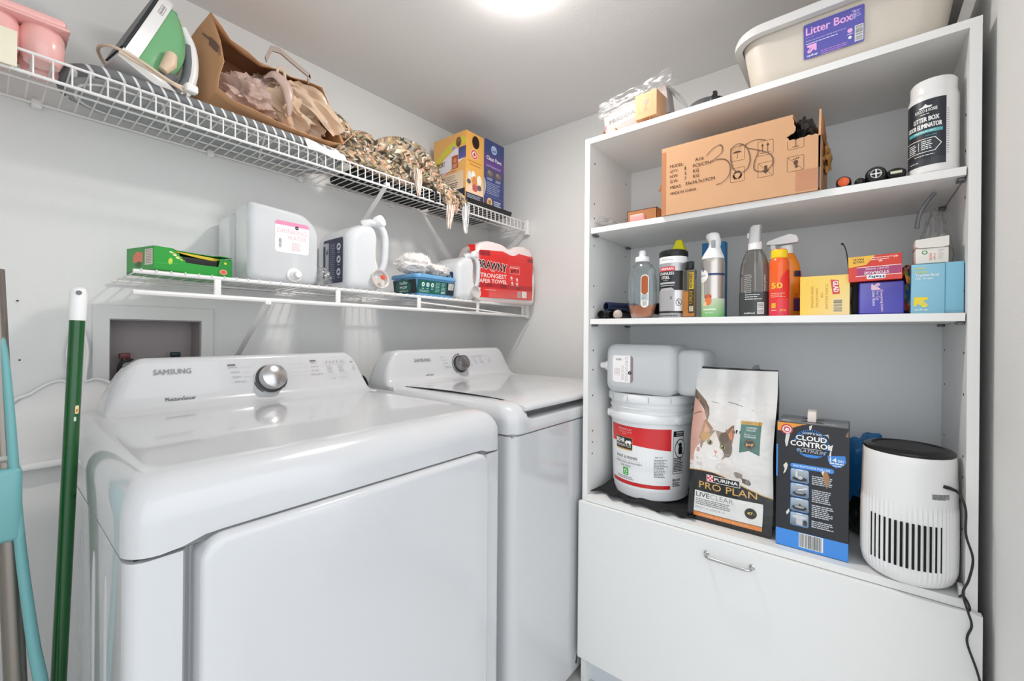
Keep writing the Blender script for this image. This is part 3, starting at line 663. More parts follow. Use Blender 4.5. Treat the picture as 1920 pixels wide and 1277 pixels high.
p.poly([(x + .015 + .0095 * math.cos(a), y + .019 + .005 * math.sin(a)) for a in [PI * i / 12 for i in range(13)]], K, 3); p.line([(x + .0155, y + .018), (x + .0155, y + .007), (x + .0135, y + .006)], .0008, K)
for i in range(5): p.line([(x + .008 + i * .004, y + .030), (x + .007 + i * .004, y + .026)], .0005, K)
x, y = .170, .0525  # recycling triangle of three bent arrows
for a in (90, 210, 330):
    c0 = (x + .0157, y + .016); q = [(c0[0] + .0085 * math.cos(math.radians(a + d)), c0[1] + .0085 * math.sin(math.radians(a + d))) for d in (-42, -14, 14, 30)]
    p.line(q, .0042, K); e = (c0[0] + .0085 * math.cos(math.radians(a + 48)), c0[1] + .0085 * math.sin(math.radians(a + 48))); p.ell(e[0], e[1], .0032, .0022, K, 3, a, 3)
x, y = .2295, .1025 # two up arrows
for i in (0, 1):
    X_ = x + .0095 + i * .011; p.line([(X_, y + .0075), (X_, y + .024)], .0012, K); p.poly([(X_ - .003, y + .022), (X_ + .003, y + .022), (X_, y + .029)], K, 3)
p.line([(x + .005, y + .0055), (x + .025, y + .0055)], .001, K)
x, y = .230, .0515
p.line([(x + .001, y + .033), (x + .030, y + .001)], .0006, K); p.rect(x + .013, y + .014, x + .019, y + .026, K, 3); p.poly([(x + .008, y + .016), (x + .024, y + .016), (x + .016, y + .007)], K, 3)
x, y = .289, .051
p.line([(x + .001, y + .033), (x + .030, y + .001)], .0006, K); p.ell(x + .0165, y + .019, .0042, .0055, K, 3, -10); p.ell(x + .0175, y + .0105, .0028, .004, K, 3)
for i in range(4): p.ell(x + .012 + i * .0032, y + .0265 + i * .0009, .0012, .0016, K, 3)
p.line([(.305, .1235), (.305, .107)], .0012, K); p.line([(.299, .1065), (.311, .1065)], .0012, K)
mk = '8a6a52'
for dx, w in ((0, .0016), (.0015, .0009)):
    p.line([(q.x + dx, q.y + dx * .5) for q in spline([(.114, .134, 0), (.128, .147, 0), (.144, .153, 0), (.151, .146, 0), (.148, .131, 0), (.126, .1165, 0), (.14, .118, 0), (.158, .113, 0), (.169, .096, 0), (.167, .073, 0), (.152, .058, 0), (.138, .055, 0)], 6)], w, mk, 5)
    p.line([(q.x + dx, q.y) for q in spline([(.199, .140, 0), (.186, .1445, 0), (.172, .135, 0), (.171, .11, 0), (.177, .085, 0), (.192, .073, 0), (.206, .078, 0), (.213, .098, 0), (.208, .125, 0), (.198, .139, 0), (.188, .138, 0)], 6)], w, mk, 5)
    p.line([(q.x + dx, q.y) for q in spline([(.245, .138, 0), (.225, .144, 0), (.205, .139, 0), (.204, .131, 0), (.222, .122, 0), (.248, .108, 0), (.26, .092, 0), (.258, .074, 0), (.24, .065, 0), (.223, .072, 0), (.222, .09, 0), (.232, .118, 0)], 6)], w, mk, 5)
p.build('lettering', flat((0, 0, 0)), t, mat('carton ink', '5a3518', .8) if False else None)
v, f = crumple(.317, .065, .100, .026, .052, .064, .35, 2.2, 11, 4)
tag(one((v, f), 'black_bag', mat('glossy black film', '141619', .12, coat=.6), M=TR(1.157, .417, Z1 + .016) @ RZ(-90)), 'crumpled glossy black plastic inside the torn corner of the big carton', 'plastic bag')

t = cab('plastic_bag', 'flattened clear plastic bag at the left end of the carton shelf', 'plastic bag', 1.172, .636, Z1)
for s in (0, 1):
    one(sheet(lambda a, b: (.002 + .085 * a * (1 - .2 * b), .0 + .12 * b, .002 + (.038 * math.sin(PI * min(1, a * .75 + .15)) * (1 - .6 * a) * (1.0 if s else .5)) + .008 * noise.noise(Vector((a * 5, b * 5, s * 9)))), 24, 20), 'bag_layer', film('clear plastic bag', refl=.5, rough=.12, diff=.2), t)
t = cab('small_carton', 'little brown cardboard box with a pink item in its open front, beside big carton', 'box', 1.185, .528, Z1)
many([bx(0, .088, 0, .08, 0, .0015), bx(0, .0015, 0, .08, 0, .036), bx(.0865, .088, 0, .08, 0, .036), bx(0, .088, .0785, .08, 0, .036), bx(0, .088, 0, .08, .0345, .036), bx(.045, .088, 0, .0015, 0, .036), bx(0, .02, 0, .0015, 0, .036), bx(.02, .045, 0, .0015, .024, .036)], 'box', M_cardD, t, ang=0)
tag(one(bx(.012, .054, -.012, .03, .002, .022, .004), 'pink_charger', mat('pink plastic', 'f0a29c', .4), M=TR(1.185, .528, Z1) @ RZ(-90)), 'small pink plastic block poking out of the little cardboard box', 'plastic block')
# torch heads and cap
def torch(x, y, r, ln, face, label, nm='flashlight', cat='flashlight', rzz=0, face2=None, sq=1):
    t = cab(nm, label, cat, x, y, Z1 + r, rzz)
    one(lathe([(r * .8, -.002), (r, .004), (r, .03), (r * .7, .045), (r * .65, ln), (.002, ln + .003)], 32), 'body', M_black, t, M=Matrix.Diagonal((1, 1, sq, 1)) @ RX(-90))
    one(lathe([(.001, -.006), (r * .5, -.005), (r * .74, -.0025), (r * .78, 0)], 28), 'face', face, t, M=Matrix.Diagonal((1, 1, sq, 1)) @ RX(-90))
    return t
torch(1.18, .026, .0135, .09, mat('orange rubber', 'f0683c', .45), 'round black tool end with orange cap lying beside the big carton')
torch(1.185, -.002, .0095, .07, M_black, 'smallest black knob-ended tool lying between orange cap and white-cross cap')
t = torch(1.18, -.028, .0178, .08, M_black, 'black round tool end with a white cross-in-circle mark', 'flashlight')
p = Print(); p.line([(.0085 * math.cos(a), .0085 * math.sin(a)) for a in [2 * PI * i / 24 for i in range(25)]], .0022, WHITE); p.line([(-.0085, 0), (.0085, 0)], .0022, WHITE); p.line([(0, -.0085), (0, .0085)], .0022, WHITE)
p.build('cross_mark', flat((0, -.0064, 0)), t)
t = torch(1.19, -.060, .0165, .09, M_black, 'flat oval black case with a cream strip, next to white canister', 'oval_case', 'case', sq=.72)
one(bx(-.009, .009, -.0075, -.006, -.0025, .0025), 'strip', mat('cream label', 'dcd8bd', .5), t)
# white canister with navy label
t = cab('canister', 'tall white screw-lid canister with dark navy wraparound label, right end of the shelf', 'canister', 1.206, -.1165, Z1)
one(lathe([(.034, 0), (.0375, .003), (.0375, .152), (.0355, .16), (.034, .164)], 56), 'jar', M_whiteP, t)
one(lathe([(.0345, .161), (.0345, .185), (.032, .189), (.001, .189)], 56), 'lid', M_whiteP, t)
p = Print(); R = .0375; a = R * 1.25
p.rect(-a * 1.3, .016, R * .75, .146, '20242f', 1); p.rect(-a * 1.3, .016, R * .75, .030, '33363d', 2)
p.poly([(-.014, .132), (-.006, .134), (-.002, .138), (.001, .134), (.008, .133), (.006, .130), (-.010, .130)], WHITE, 3)
p.text('ROCCO & ROXIE', -.019, .122, .034, .0065, WHITE, .02); p.lines(-.010, .1175, .014, 1, .003, .0012, WHITE)
p.text('LITTER BOX', -.022, .103, .040, .0095, WHITE, .045); p.text('ODOR ELIMINATOR', -.036, .090, .058, .0095, WHITE, .045)
p.rect(-.034, .080, .023, .0865, '57b3b8', 3); p.lines(-.02, .0828, .034, 1, .003, .0014, WHITE, 4)
p.lines(-.002, .074, .018, 1, .003, .0013, '4a9aa6', 3)
p.line([(-.045, .069), (.012, .069), (.021, .056), (.012, .043), (-.045, .043)], .0012, WHITE, 3); p.line([(-.0125, .064), (-.0125, .048)], .0007, WHITE, 3)
p.lines(-.008, .0635, .017, 5, .0038, .0018, WHITE, 3, 5, .2); p.lines(-.033, .0615, .017, 5, .0038, .0018, WHITE, 3, 6, .2)
p.lines(-.02, .036, .035, 1, .003, .0012, WHITE, 3, 7); p.lines(-.03, .024, .02, 1, .003, .0012, WHITE, 3, 9); p.lines(R * .78, .12, .004, 20, .0045, .0012, '8a8a8a', 3, 2, .1, .002)
p.build('label', cyl(0, 0, R, 0, math.radians(-20)), t, du=.003)

# ---------- shelf 2 (z 1.117)
Z2 = 1.1173
def otube(x, y, z, r, ln, label, ang=0, m=M_black, grp=None):
    t = cab('tube', label, 'tube', x, y, z, ang, grp)
    one(lathe([(r * .82, .02), (r * .82, 0), (r, .0005), (r, ln), (.001, ln)], 26, cap=(True, True)), 'shell', m, t, M=RX(-90))
Mnv = mat('navy plastic', '1c2340', .35)
otube(1.195, .614, Z2 + .0135, .0135, .12, 'open-ended black tube lying on the shelf, lowest of three', 5)
otube(1.198, .600, Z2 + .0385, .0135, .12, 'open-ended navy tube resting on top of the black tubes', -24, Mnv)
otube(1.205, .585, Z2 + .0125, .0125, .10, 'black tube lying behind the beige ball', -14)
tag(one(lathe([(.001, .026), (.008, .0245), (.0125, .018), (.0135, .013), (.0125, .006), (.006, .001), (.001, 0)], 24), 'ball', mat('beige rubber', 'b4a79c', .6), M=TR(1.185, .555, Z2)), 'small beige ball between the black tubes and the amber liquid bottle', 'ball')
otube(1.25, .462, Z2 + .03, .017, .08, 'black roll standing out between amber bottle and wipes canister', 0)

def ovbody(prof, sy, n=48, sup=1.0):
    """oval lathe body squashed in y"""
    v, f = lathe(prof, n); return [(x, y * sy, z) for x, y, z in v], f
def glassy(nm, col): return film(nm, col, .5, .05, .97, .03)
t = cab('soap_bottle', 'clear oval bottle with a third of amber liquid and a white push cap', 'bottle', 1.205, .489, Z2)
pr_ = [(.026, 0), (.031, .003), (.037, .02), (.0425, .045), (.0435, .08), (.0425, .11), (.038, .138), (.028, .155), (.018, .161), (.0165, .168)]
one(ovbody(pr_, .62), 'bottle', glassy('clear bottle wall', 'eef4f6'), t)
def prof_at(pr, z):
    for (r0, z0), (r1, z1) in zip(pr, pr[1:]):
        if z0 <= z <= z1: return r0 + (r1 - r0) * (z - z0) / max(1e-9, z1 - z0)
    return pr[-1][0]
one(ovbody([(.024, .003), (.029, .005), (.0355, .02), (.0395, .037), (.0395, .0375)], .60), 'liquid', mat('amber liquid', 'e8874a', .08, trans=.3, ior=1.33), t)
one(lathe([(.0195, .164), (.0205, .170), (.019, .178), (.010, .180), (.0095, .193), (.0085, .197), (.001, .198)], 28), 'cap', M_whiteP, t)
p = Print(); p.rect(-.0115, .03, .0115, .124, 'e8e2dc', 1, .011); p.rect(-.0095, .068, .0095, .121, 'a85a2c', 2, .0085); p.rect(-.0095, .05, .0095, .068, 'b8c2c6', 2); p.lines(-.008, .066, .015, 4, .004, .0012, '6a6a6a', 3); p.bars(-.007, .034, .007, .05, 12)
p.build('label', cyl(.014, 0, .043, 0, .1, ry=.0267), t, du=.003, off=.0012)

t = cab('wipes_canister', 'silver and black cylindrical wipes canister with a black lid', 'canister', 1.213, .402, Z2)
one(lathe([(.036, 0), (.037, .002), (.037, .168), (.0365, .170)], 56), 'can', mat('silver film', 'b9b9bb', .3, metal=.5), t)
one(lathe([(.0375, .168), (.0385, .171), (.0385, .179), (.037, .184), (.030, .188), (.001, .189)], 56), 'lid', M_black, t)
p = Print(); R = .037; a = R * 1.7
p.rect(-a, .150, a, .168, WHITE, 1); p.poly([(-a, .150), (-.03, .150), (-.03, .147), (-.036, .140), (-.042, .140)], WHITE, 1)
p.text('GENERAL CARE', -.018, .161, .02, .0022, '4a4a4a'); p.text('PROFESSIONAL GRADE', -.021, .157, .036, .0026, '4a4a4a')
p.rect(-a, .075, a, .128, '1c1b1d', 1); p.rect(-.026, .128, .020, .140, 'd8333c', 2, .001); p.text('WEIMAN', -.022, .1305, .038, .007, WHITE, .03)
p.text('STAINLESS', -.026, .1175, .044, .0078, WHITE, .02); p.text('STEEL', -.019, .1065, .026, .0078, WHITE, .02); p.text('WIPES', -.012, .101, .014, .003, 'c8c8c8')
p.rect(-.026, .0925, .020, .0975, 'b8b8ba', 2); p.rect(-.024, .0875, .019, .089, 'c8c8c8', 2)
p.poly([(-.035, .068), (-.02, .081), (.012, .082), (.02, .075), (.02, .066), (-.035, .04)], 'b4b4b6', 2); p.rect(-.03, .02, .016, .075, 'a9a7a8', 2); p.rect(-.03, .0, .03, .012, '9a9a9c', 2); p.rect(-a, .013, a, .018, '1c1b1d', 2)
p.rect(.008, .050, .013, .058, '77777a', 3)
p.rect(.020, .018, .05, .075, 'f0eeee', 2); p.ell(.031, .042, .0085, .010, BLACK, 3); p.ell(.031, .042, .007, .0085, 'f0eeee', 4); p.rect(.029, .036, .033, .048, BLACK, 5); p.line([(.026, .048), (.036, .036)], .0016, BLACK, 5)
p.lines(-.03, .004, .06, 1, .003, .003, '4a4a4a', 3)
p.build('label', cyl(0, 0, R, 0, -.12), t, du=.003)
t = cab('yellow_bottle', 'bottle hidden behind the wipes canister, only its bright yellow cap showing', 'bottle', 1.262, .402, Z2)
one(lathe([(.022, 0), (.024, .004), (.024, .12), (.018, .150), (.012, .165), (.011, .18)], 28), 'bottle', mat('pale bottle', 'd8d8d4', .4), t)
one(loft([[(x, y, z) for x, y in rr(-w, w, -w, w, .004, 3)] for w, z in ((.0165, .175), (.017, .200), (.012, .212), (.009, .225), (.004, .228))]), 'cap', mat('bright yellow plastic', 'e9e021', .4), t)
t = cab('oil_bottle', 'slim square bottle with orange oil, yellow-black label and black cap', 'bottle', 1.192, .352, Z2)
one(bx(-.0155, .0155, -.0115, .0115, 0, .128, .003), 'bottle', glassy('clear bottle wall b', 'f2ecd8'), t)
one(bx(-.0138, .0138, -.0098, .0098, .003, .070, .002), 'liquid', mat('orange oil', 'f6a21e', .1, trans=.15, ior=1.35), t)
one(lathe([(.0095, .129), (.0112, .131), (.0112, .149), (.0105, .150), (.001, .150)], 24), 'cap', M_black, t)
p = Print(); p.rect(.001, .012, .0152, .123, '2b2512', 1); p.rect(.002, .075, .014, .121, 'c9a51e', 2); p.text('HOWARD', .011, .079, .04, .009, '1a1608', .03, rot=90); p.lines(.003, .068, .010, 9, .004, .0013, 'c9a51e', 3); p.rect(.003, .016, .013, .03, 'cfc7a8', 3); p.lines(.004, .027, .008, 4, .003, .001, '2b2512', 4)
p.build('label', flat((0, -.0118, 0)), t)

t = cab('spray_can', 'silver and green aerosol can with dog picture and curved white spray head', 'spray can', 1.207, .2975, Z2)
one(lathe([(.0265, 0), (.0285, .002), (.0285, .142), (.0275, .15), (.0255, .156)], 48), 'can', mat('satin aluminium', 'c9c2bc', .28, metal=.75), t)
hd = []
for z, cx, w, d in ((.153, 0, .0275, .0275), (.160, 0, .026, .026), (.172, .001, .020, .022), (.184, .003, .0145, .018), (.194, .0045, .0145, .017), (.204, .002, .0165, .0175), (.212, -.001, .0175, .017), (.219, -.001, .0155, .015), (.2225, .001, .009, .010)):
    hd.append([(cx + w * math.cos(2 * PI * j / 32), d * math.sin(2 * PI * j / 32), z) for j in range(32)])
one(loft(hd), 'spray_head', M_whiteP, t, ang=60)
one(bx(.000, .010, -.0205, -.0165, .180, .200, .001), 'vent', mat('grey vent', '9a9ea2', .5), t)
p = Print(); R = .0285; a = R * 1.8
p.grad(-a, .0, a, .048, '6fb46a', 'c9d6b8', 1); p.grad(-a, .048, -R * .55, .12, 'c9d6b8', 'c9c2bc', 1)
p.rect(-a, .108, a, .1135, '28386b', 2); p.ell(-.022, .108, .0175, .017, 'f0eeee', 3); p.ell(-.020, .124, .0045, .0045, '28386b', 4); p.ell(-.020, .124, .002, .002, WHITE, 5); p.text('natrol', -.034, .106, .022, .006, '28386b', .01)
p.ell(-.004, .042, .0085, .012, 'e2794a', 3); p.ell(-.004, .055, .0055, .005, 'd0623a', 4); p.ell(-.010, .053, .002, .005, 'b24d2c', 5); p.ell(.002, .053, .002, .005, 'b24d2c', 5); p.ell(-.013, .034, .005, .006, 'e8c9a8', 3)
p.rect(-.018, .018, .014, .022, 'dbe8d0', 3); p.text('FRESH SPRAY', -.012, .010, .02, .003, 'eaf2e2')
p.build('label', cyl(0, 0, R, 0, 0), t, du=.003)
t = cab('blue_box', 'flat blue carton standing upright behind the white-headed aerosol can', 'box', 1.28, .345, Z2)
one(bx(0, .060, 0, .03, 0, .213, .001), 'box', mat('blue card', '2f77b0', .5), t); p = Print(); p.rect(0, .0, .06, .12, 'c8ccd0', 1); p.build('lower_print', flat((0, 0, 0)), t)

t = cab('spray_bottle', 'clear smoky trigger spray bottle with dark grey lower label', 'spray bottle', 1.208, .2005, Z2)
pb = [(.030, 0), (.033, .002), (.0335, .05), (.0335, .105), (.031, .128), (.025, .150), (.017, .166), (.0145, .170)]
one(ovbody(pb, .68), 'bottle', film('smoky bottle wall', 'd0cdc8', .5, .05, .92, .06), t)
one(ovbody([(.028, .003), (.0318, .005), (.0318, .062), (.001, .0625)], .66), 'liquid', mat('pale liquid', 'dfe2e2', .05, trans=.6, ior=1.33), t)
one(lathe([(.0155, .166), (.0155, .184), (.014, .186), (.001, .186)], 24), 'collar', M_whiteP, t)
one(loft([[(x, y, z) for x, y in rr(-.0125 + o, .0125 + o * .3, -.016, .016, .006, 4)] for z, o in ((.184, 0), (.198, .001), (.215, .002), (.222, .004), (.225, .007))]), 'sprayer_head', film('frosted cap', 'f4f2f2', .4, .2, .95, .55), t, ang=60)
one(bx(-.006, .005, -.010, .010, .186, .214, .003), 'nozzle', M_whiteP, t); one(bx(-.017, -.011, -.006, .006, .196, .210, .002), 'trigger', M_whiteP, t)
one(tube([(0, 0, .17), (.003, .002, .01)], .0016, 8), 'dip_tube', M_whiteP, t)
p = Print(); p.rect(-.044, .003, .040, .060, '3c4040', 1); p.bars(.010, .006, .025, .034, 14, vert=False, l=4)
p.lines(-.018, .053, .04, 3, .0055, .0014, WHITE, 3, 5); p.text('method', -.020, .006, .024, .005, WHITE, .01)
for i in range(10): p.text(('stainless', 'steel', 'cleaner', 'polish', 'protects', 'shines', 'no streak', 'plant', 'based', 'spray')[i], -.020 + (i % 2) * .001, .101 - i * .0048, .016, .0026, 'e6e6e4')
p.text('steel polish', .030, .062, .04, .006, 'e6e6e4', .01, rot=90)
p.build('label', cyl(0, 0, .0335, 0, 0, ry=.0228), t, du=.003, off=.0008)

t = cab('sunscreen_can', 'orange-red spray can with yellow band and number 50', 'spray can', 1.19, .146, Z2)
one(lathe([(.0195, 0), (.0205, .002), (.0205, .125), (.0185, .133), (.0165, .136), (.0165, .155), (.0145, .158), (.001, .158)], 40), 'can', mat('orange red enamel', 'f2611f', .25, coat=.4), t)
one(lathe([(.0169, .137), (.0172, .138), (.0172, .1545), (.0165, .156)], 40), 'band', mat('yellow plastic', 'f5cf1c', .35), t)
p = Print(); R = .0205
p.grad(-R * 1.8, .001, R * 1.8, .062, 'e0334f', 'f2402a', 1)
p.poly([(-.004, .04), (.006, .09), (.020, .108), (.034, .108), (.034, .04)], 'e8281f', 2); p.text('50', -.0145, .064, .024, .014, 'f5c93a', .04)
p.lines(-.017, .052, .034, 3, .004, .0014, 'f0b89a', 3, 4); p.rect(-.014, .018, -.004, .030, 'e9b423', 3, .001); p.lines(-.014, .012, .012, 1, .003, .0018, 'f5d0c0', 3); p.lines(.004, .014, .014, 2, .003, .0016, 'f0b04a', 3)
p.build('label', cyl(0, 0, R, 0, 0), t, du=.003)
t = cab('trigger_bottle', 'orange bottle with white trigger sprayer, behind the yellow-banded can', 'spray bottle', 1.262, .140, Z2)
pbo = [(.030, 0), (.034, .003), (.036, .05), (.034, .09), (.028, .13), (.018, .155), (.013, .160)]
one(ovbody(pbo, .75), 'bottle', mat('orange plastic', 'f08a24', .3, coat=.3), t)
one(lathe([(.0145, .158), (.0145, .176), (.013, .178)], 24), 'collar', M_whiteP, t)
one(prism([(-.042, .184), (-.040, .192), (-.02, .198), (.008, .206), (.022, .200), (.026, .190), (.024, .184), (-.012, .182)], -.011, .011), 'sprayer_head', M_whiteP, t)
one(prism([(-.034, .184), (-.024, .184), (-.022, .172), (-.030, .150), (-.036, .146), (-.031, .166)], -.006, .006), 'trigger', M_whiteP, t)
p = Print(); p.rect(.020, .098, .036, .112, '2c2340', 1, .002); p.rect(.018, .014, .036, .046, '5c2e6b', 1, .002); p.lines(.02, .055, .012, 4, .004, .0015, 'b45a10', 2)
p.build('label', cyl(0, 0, .0335, 0, 0, ry=.025), t, du=.003, off=.0022)

t = cab('yellow_carton', 'pale yellow carton of bin bags with a red logo patch and barcode', 'box', 1.185, .104, Z2)
v, f = bx(0, .0905, 0, .13, 0, .089, .001); one((v, f), 'box', mat('yellow card', 'f3cf6b', .5), t)
p = Print(); p.poly([(.001, .001), (.0895, .001), (.0895, .088), (.001, .088)], ['f7cf55', 'f3d9a0', 'f6d878', 'f7cb4b'], 1)
p.poly([(.056, .0795), (.0705, .077), (.0735, .047), (.0605, .046)], 'd9443f', 3); p.text('GLAD', .0605, .0755, .025, .0095, WHITE, .04, l=5, rot=-86)
p.bars(.061, .006, .0785, .036, 14, vert=False, bg='f0dcb0', l=4)
for i, s in enumerate(('STAINS RELEASE', 'FOR', 'LONG LASTING', 'ODOR CONTROL')):
    w = (.056, .011, .044, .050)[i]; p.text(s, .0475 - i * .0088, (.070, .050, .062, .066)[i], w, .0045, 'cf6b2c', .01, rot=-90)
p.build('lettering', flat((0, 0, 0)), t)
t = cab('black_pouch', 'black fabric pouch squeezed between the yellow and purple cartons', 'pouch', 1.20, .012, Z2)
one(loft([[(x, y, z) for x, y in rr(.0 + q, .018 - q, 0, .09, .004, 3)] for z, q in ((0, .001), (.03, 0), (.065, .001), (.075, .004))]), 'pouch', mat('black fabric', '121214', .8), t)
tag(one(tube(spline([(1.190, .0128, Z2 + .0), (1.190, .0135, Z2 + .06), (1.190, .019, Z2 + .13), (1.190, .024, Z2 + .152), (1.187, .029, Z2 + .158)], 6), [.0011] * 20 + [.0022] * 5, 8), 'cable_stub', M_dark), 'thin dark stalk with a bent tip standing beside the yellow carton', 'cable')
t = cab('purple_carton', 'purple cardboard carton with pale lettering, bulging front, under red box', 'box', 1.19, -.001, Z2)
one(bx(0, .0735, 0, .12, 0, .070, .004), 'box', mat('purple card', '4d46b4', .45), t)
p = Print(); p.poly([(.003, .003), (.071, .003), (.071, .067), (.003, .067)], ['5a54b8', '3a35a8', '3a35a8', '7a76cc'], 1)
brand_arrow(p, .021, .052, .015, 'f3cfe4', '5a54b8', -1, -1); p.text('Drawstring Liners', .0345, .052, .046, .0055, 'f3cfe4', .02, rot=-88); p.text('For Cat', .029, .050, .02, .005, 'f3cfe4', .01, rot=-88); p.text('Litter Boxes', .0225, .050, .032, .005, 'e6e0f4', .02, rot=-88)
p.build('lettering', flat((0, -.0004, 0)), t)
t = cab('red_carton', 'red carton with yellow corner, upside-down lettering, on the purple box', 'box', 1.178, .0155, Z2 + .0705)
A = RY(-1.5)
one(bx(0, .086, 0, .12, 0, .053, .001), 'box', mat('red card', 'd8402f', .45), t, M=A)
p = Print(); p.poly([(0.0, .030), (.03, .034), (.045, .053), (0.0, .053)], 'f0b838', 2); p.rect(0, 0, .086, .030, 'dc3a2c', 1); p.rect(.014, .012, .085, .028, 'a8356c', 2); p.rect(.012, .010, .085, .0112, WHITE, 3); p.rect(.014, .0285, .085, .0297, WHITE, 3)
p.rect(.030, .0035, .060, .0125, WHITE, 4, .001); p.text('Hefty', .0585, .0115, .027, .007, '28306b', .05, l=6, rot=180); p.text('STORAGE', .066, .0195, .04, .006, 'f0dce4', .04, rot=180); p.text('QUART SLIDER', .066, .0268, .038, .004, 'f0dce4', .02, rot=180)
p.text('VALUE', .027, .043, .019, .0045, '3a2a10', .03, rot=180); p.text('PACK', .026, .049, .018, .0045, '3a2a10', .03, rot=180); p.text('40', .081, .0495, .008, .005, 'f6d8d0', .04, rot=180); p.lines(.038, .047, .035, 2, .004, .0015, 'f6d8d0', 3); p.ell(.053, .0405, .0035, .0025, 'f0a8a0', 3)
p.build('lettering', lambda u, v, d: A @ Vector((u, -d, v)), t)
v, f = crumple(0, 0, .05, .020, .06, .055, .2, 2, 4, 3)
cols = ['3b6a8c', 'e8a04a', '2f3f6a', '8a9a5a', 'd05a3a', '1f2430', 'c9c2a8']; r_ = random.Random(4)
fc = [lin(cols[int(abs(noise.noise(Vector(v[q[0]]) * 60 + Vector((3, 1, 2)))) * 22) % 7]) for q in f]
v = [(x, y, max(.001, z)) for x, y, z in v]
o = G().add((v, f, fc), TR(1.265, -.082, Z2) @ RZ(-90)).obj('patterned_bag', mat('never') if False else ink('patterned film', .25, .4), None, 38, True); tag(o, 'colourful patterned plastic bag showing between the purple and light blue boxes', 'plastic bag')
t = cab('light_blue_carton', 'light blue carton with yellow arrow emblem, at right end of the shelf', 'box', 1.182, -.084, Z2)
one(bx(0, .0485, 0, .12, 0, .099, .001), 'box', mat('light blue card', '8fc6dc', .5), t); one(bx(.0487, .0745, .001, .12, .001, .100, .001), 'end_flap', mat('light blue card b', '86c0d8', .5), t)
p = Print(); brand_arrow(p, .004, .012, .021, 'f2d81c', '8fc6dc', -1, 1); p.text('up&up', .004, .005, .021, .005, 'e8f2f4', .02)
p.text('power', .005, .087, .017, .005, 'dfe04a', .02); p.text('freshener', .005, .081, .020, .005, 'dfe04a', .02); p.text('Trashbin Bowl', .006, .074, .034, .006, 'f2f6f6', .02); p.text('clip drops', .006, .067, .025, .0058, 'f2f6f6', .02)
p.rect(.049, .001, .0735, .004, '6fa8c0', 2)
p.build('lettering', flat((0, 0, 0)), t, off=.0004)
t = cab('white_carton', 'small white carton with folded lid and green mark, on light blue box', 'box', 1.185, -.0905, Z2 + .1005)
one(bx(0, .047, 0, .07, 0, .030, .0008), 'box', mat('white card', 'ece8e0', .5), t)
one(prism([(-.0005, .048), (.0475, .052), (.0475, .033), (.040, .0305), (.006, .031), (-.0005, .034)], -.0015, .07), 'lid', mat('white card', 'ece8e0', .5), t)
p = Print(); p.ell(.013, .022, .0042, .004, '4d9a52', 3); p.ell(.013, .022, .0024, .0022, 'e8ece0', 4); p.text('more', .0195, .020, .014, .004, 'e08a80', .02, rot=-90); p.text('hugs', .0255, .019, .013, .004, 'e08a80', .02, rot=-90); p.lines(.033, .024, .008, 5, .004, .001, 'b8b4ac', 3)
p.build('lettering', flat((0, -.0002, 0)), t)
t = cab('hanging_bag', 'clear plastic bag with a dark strap, bunched behind the white carton', 'plastic bag', 1.27, -.128, Z2)
v, f = crumple(-.002, .0, .108, .024, .035, .112, .20, 2.5, 8, 4); v = [(x * (1.15 - .5 * max(0, (z - .12) / .13)), y, max(.002, z)) for x, y, z in v]
one((v, f), 'bag', M_bagp, t)
one(tube(spline([(-.004, -.02, .255), (-.018, -.02, .235), (-.028, -.02, .21), (-.031, -.018, .185)], 6), .0038, 6, sq=1.6), 'strap', mat('grey strap', '7c7e82', .5), t)
one(crumple(.006, .0, .045, .015, .022, .04, .3, 3, 12, 3), 'contents', mat('brown contents', '7d6a58', .7), t)

# ---------- bottom shelf (z .58)
Z0 = .5803
def roundpoly(P, r, k=4):
    out = []; n = len(P)
    for i in range(n):
        a, b, c = Vector(P[i - 1]).to_2d(), Vector(P[i]).to_2d(), Vector(P[(i + 1) % n]).to_2d()
        u = (a - b); w = (c - b); q = min(r, u.length * .48, w.length * .48); p0 = b + u.normalized() * q; p1 = b + w.normalized() * q
        for j in range(k + 1): t = j / k; m = p0 * (1 - t) ** 2 + b * 2 * t * (1 - t) + p1 * t * t; out.append((m.x, m.y))
    return out
def pillow(poly, y0, y1, b, k=5, b1=None):
    """rounded outline in local x,z extruded in y with soft front and back edges"""
    cx = sum(p[0] for p in poly) / len(poly); cz = sum(p[1] for p in poly) / len(poly)
    hx = max(abs(p[0] - cx) for p in poly); hz = max(abs(p[1] - cz) for p in poly); L = []
    def lp(q, y): return [(cx + (x - cx) * (1 - q / hx), y, cz + (z - cz) * (1 - q / hz)) for x, z in poly]
    b1 = b if b1 is None else b1
    for i in range(k + 1): t = PI / 2 * i / k; L.append(lp(b * (1 - math.sin(t)), y0 + b * (1 - math.cos(t))))
    for i in range(k, -1, -1): t = PI / 2 * i / k; L.append(lp(b1 * (1 - math.sin(t)), y1 - b1 * (1 - math.cos(t))))
    return loft(L)
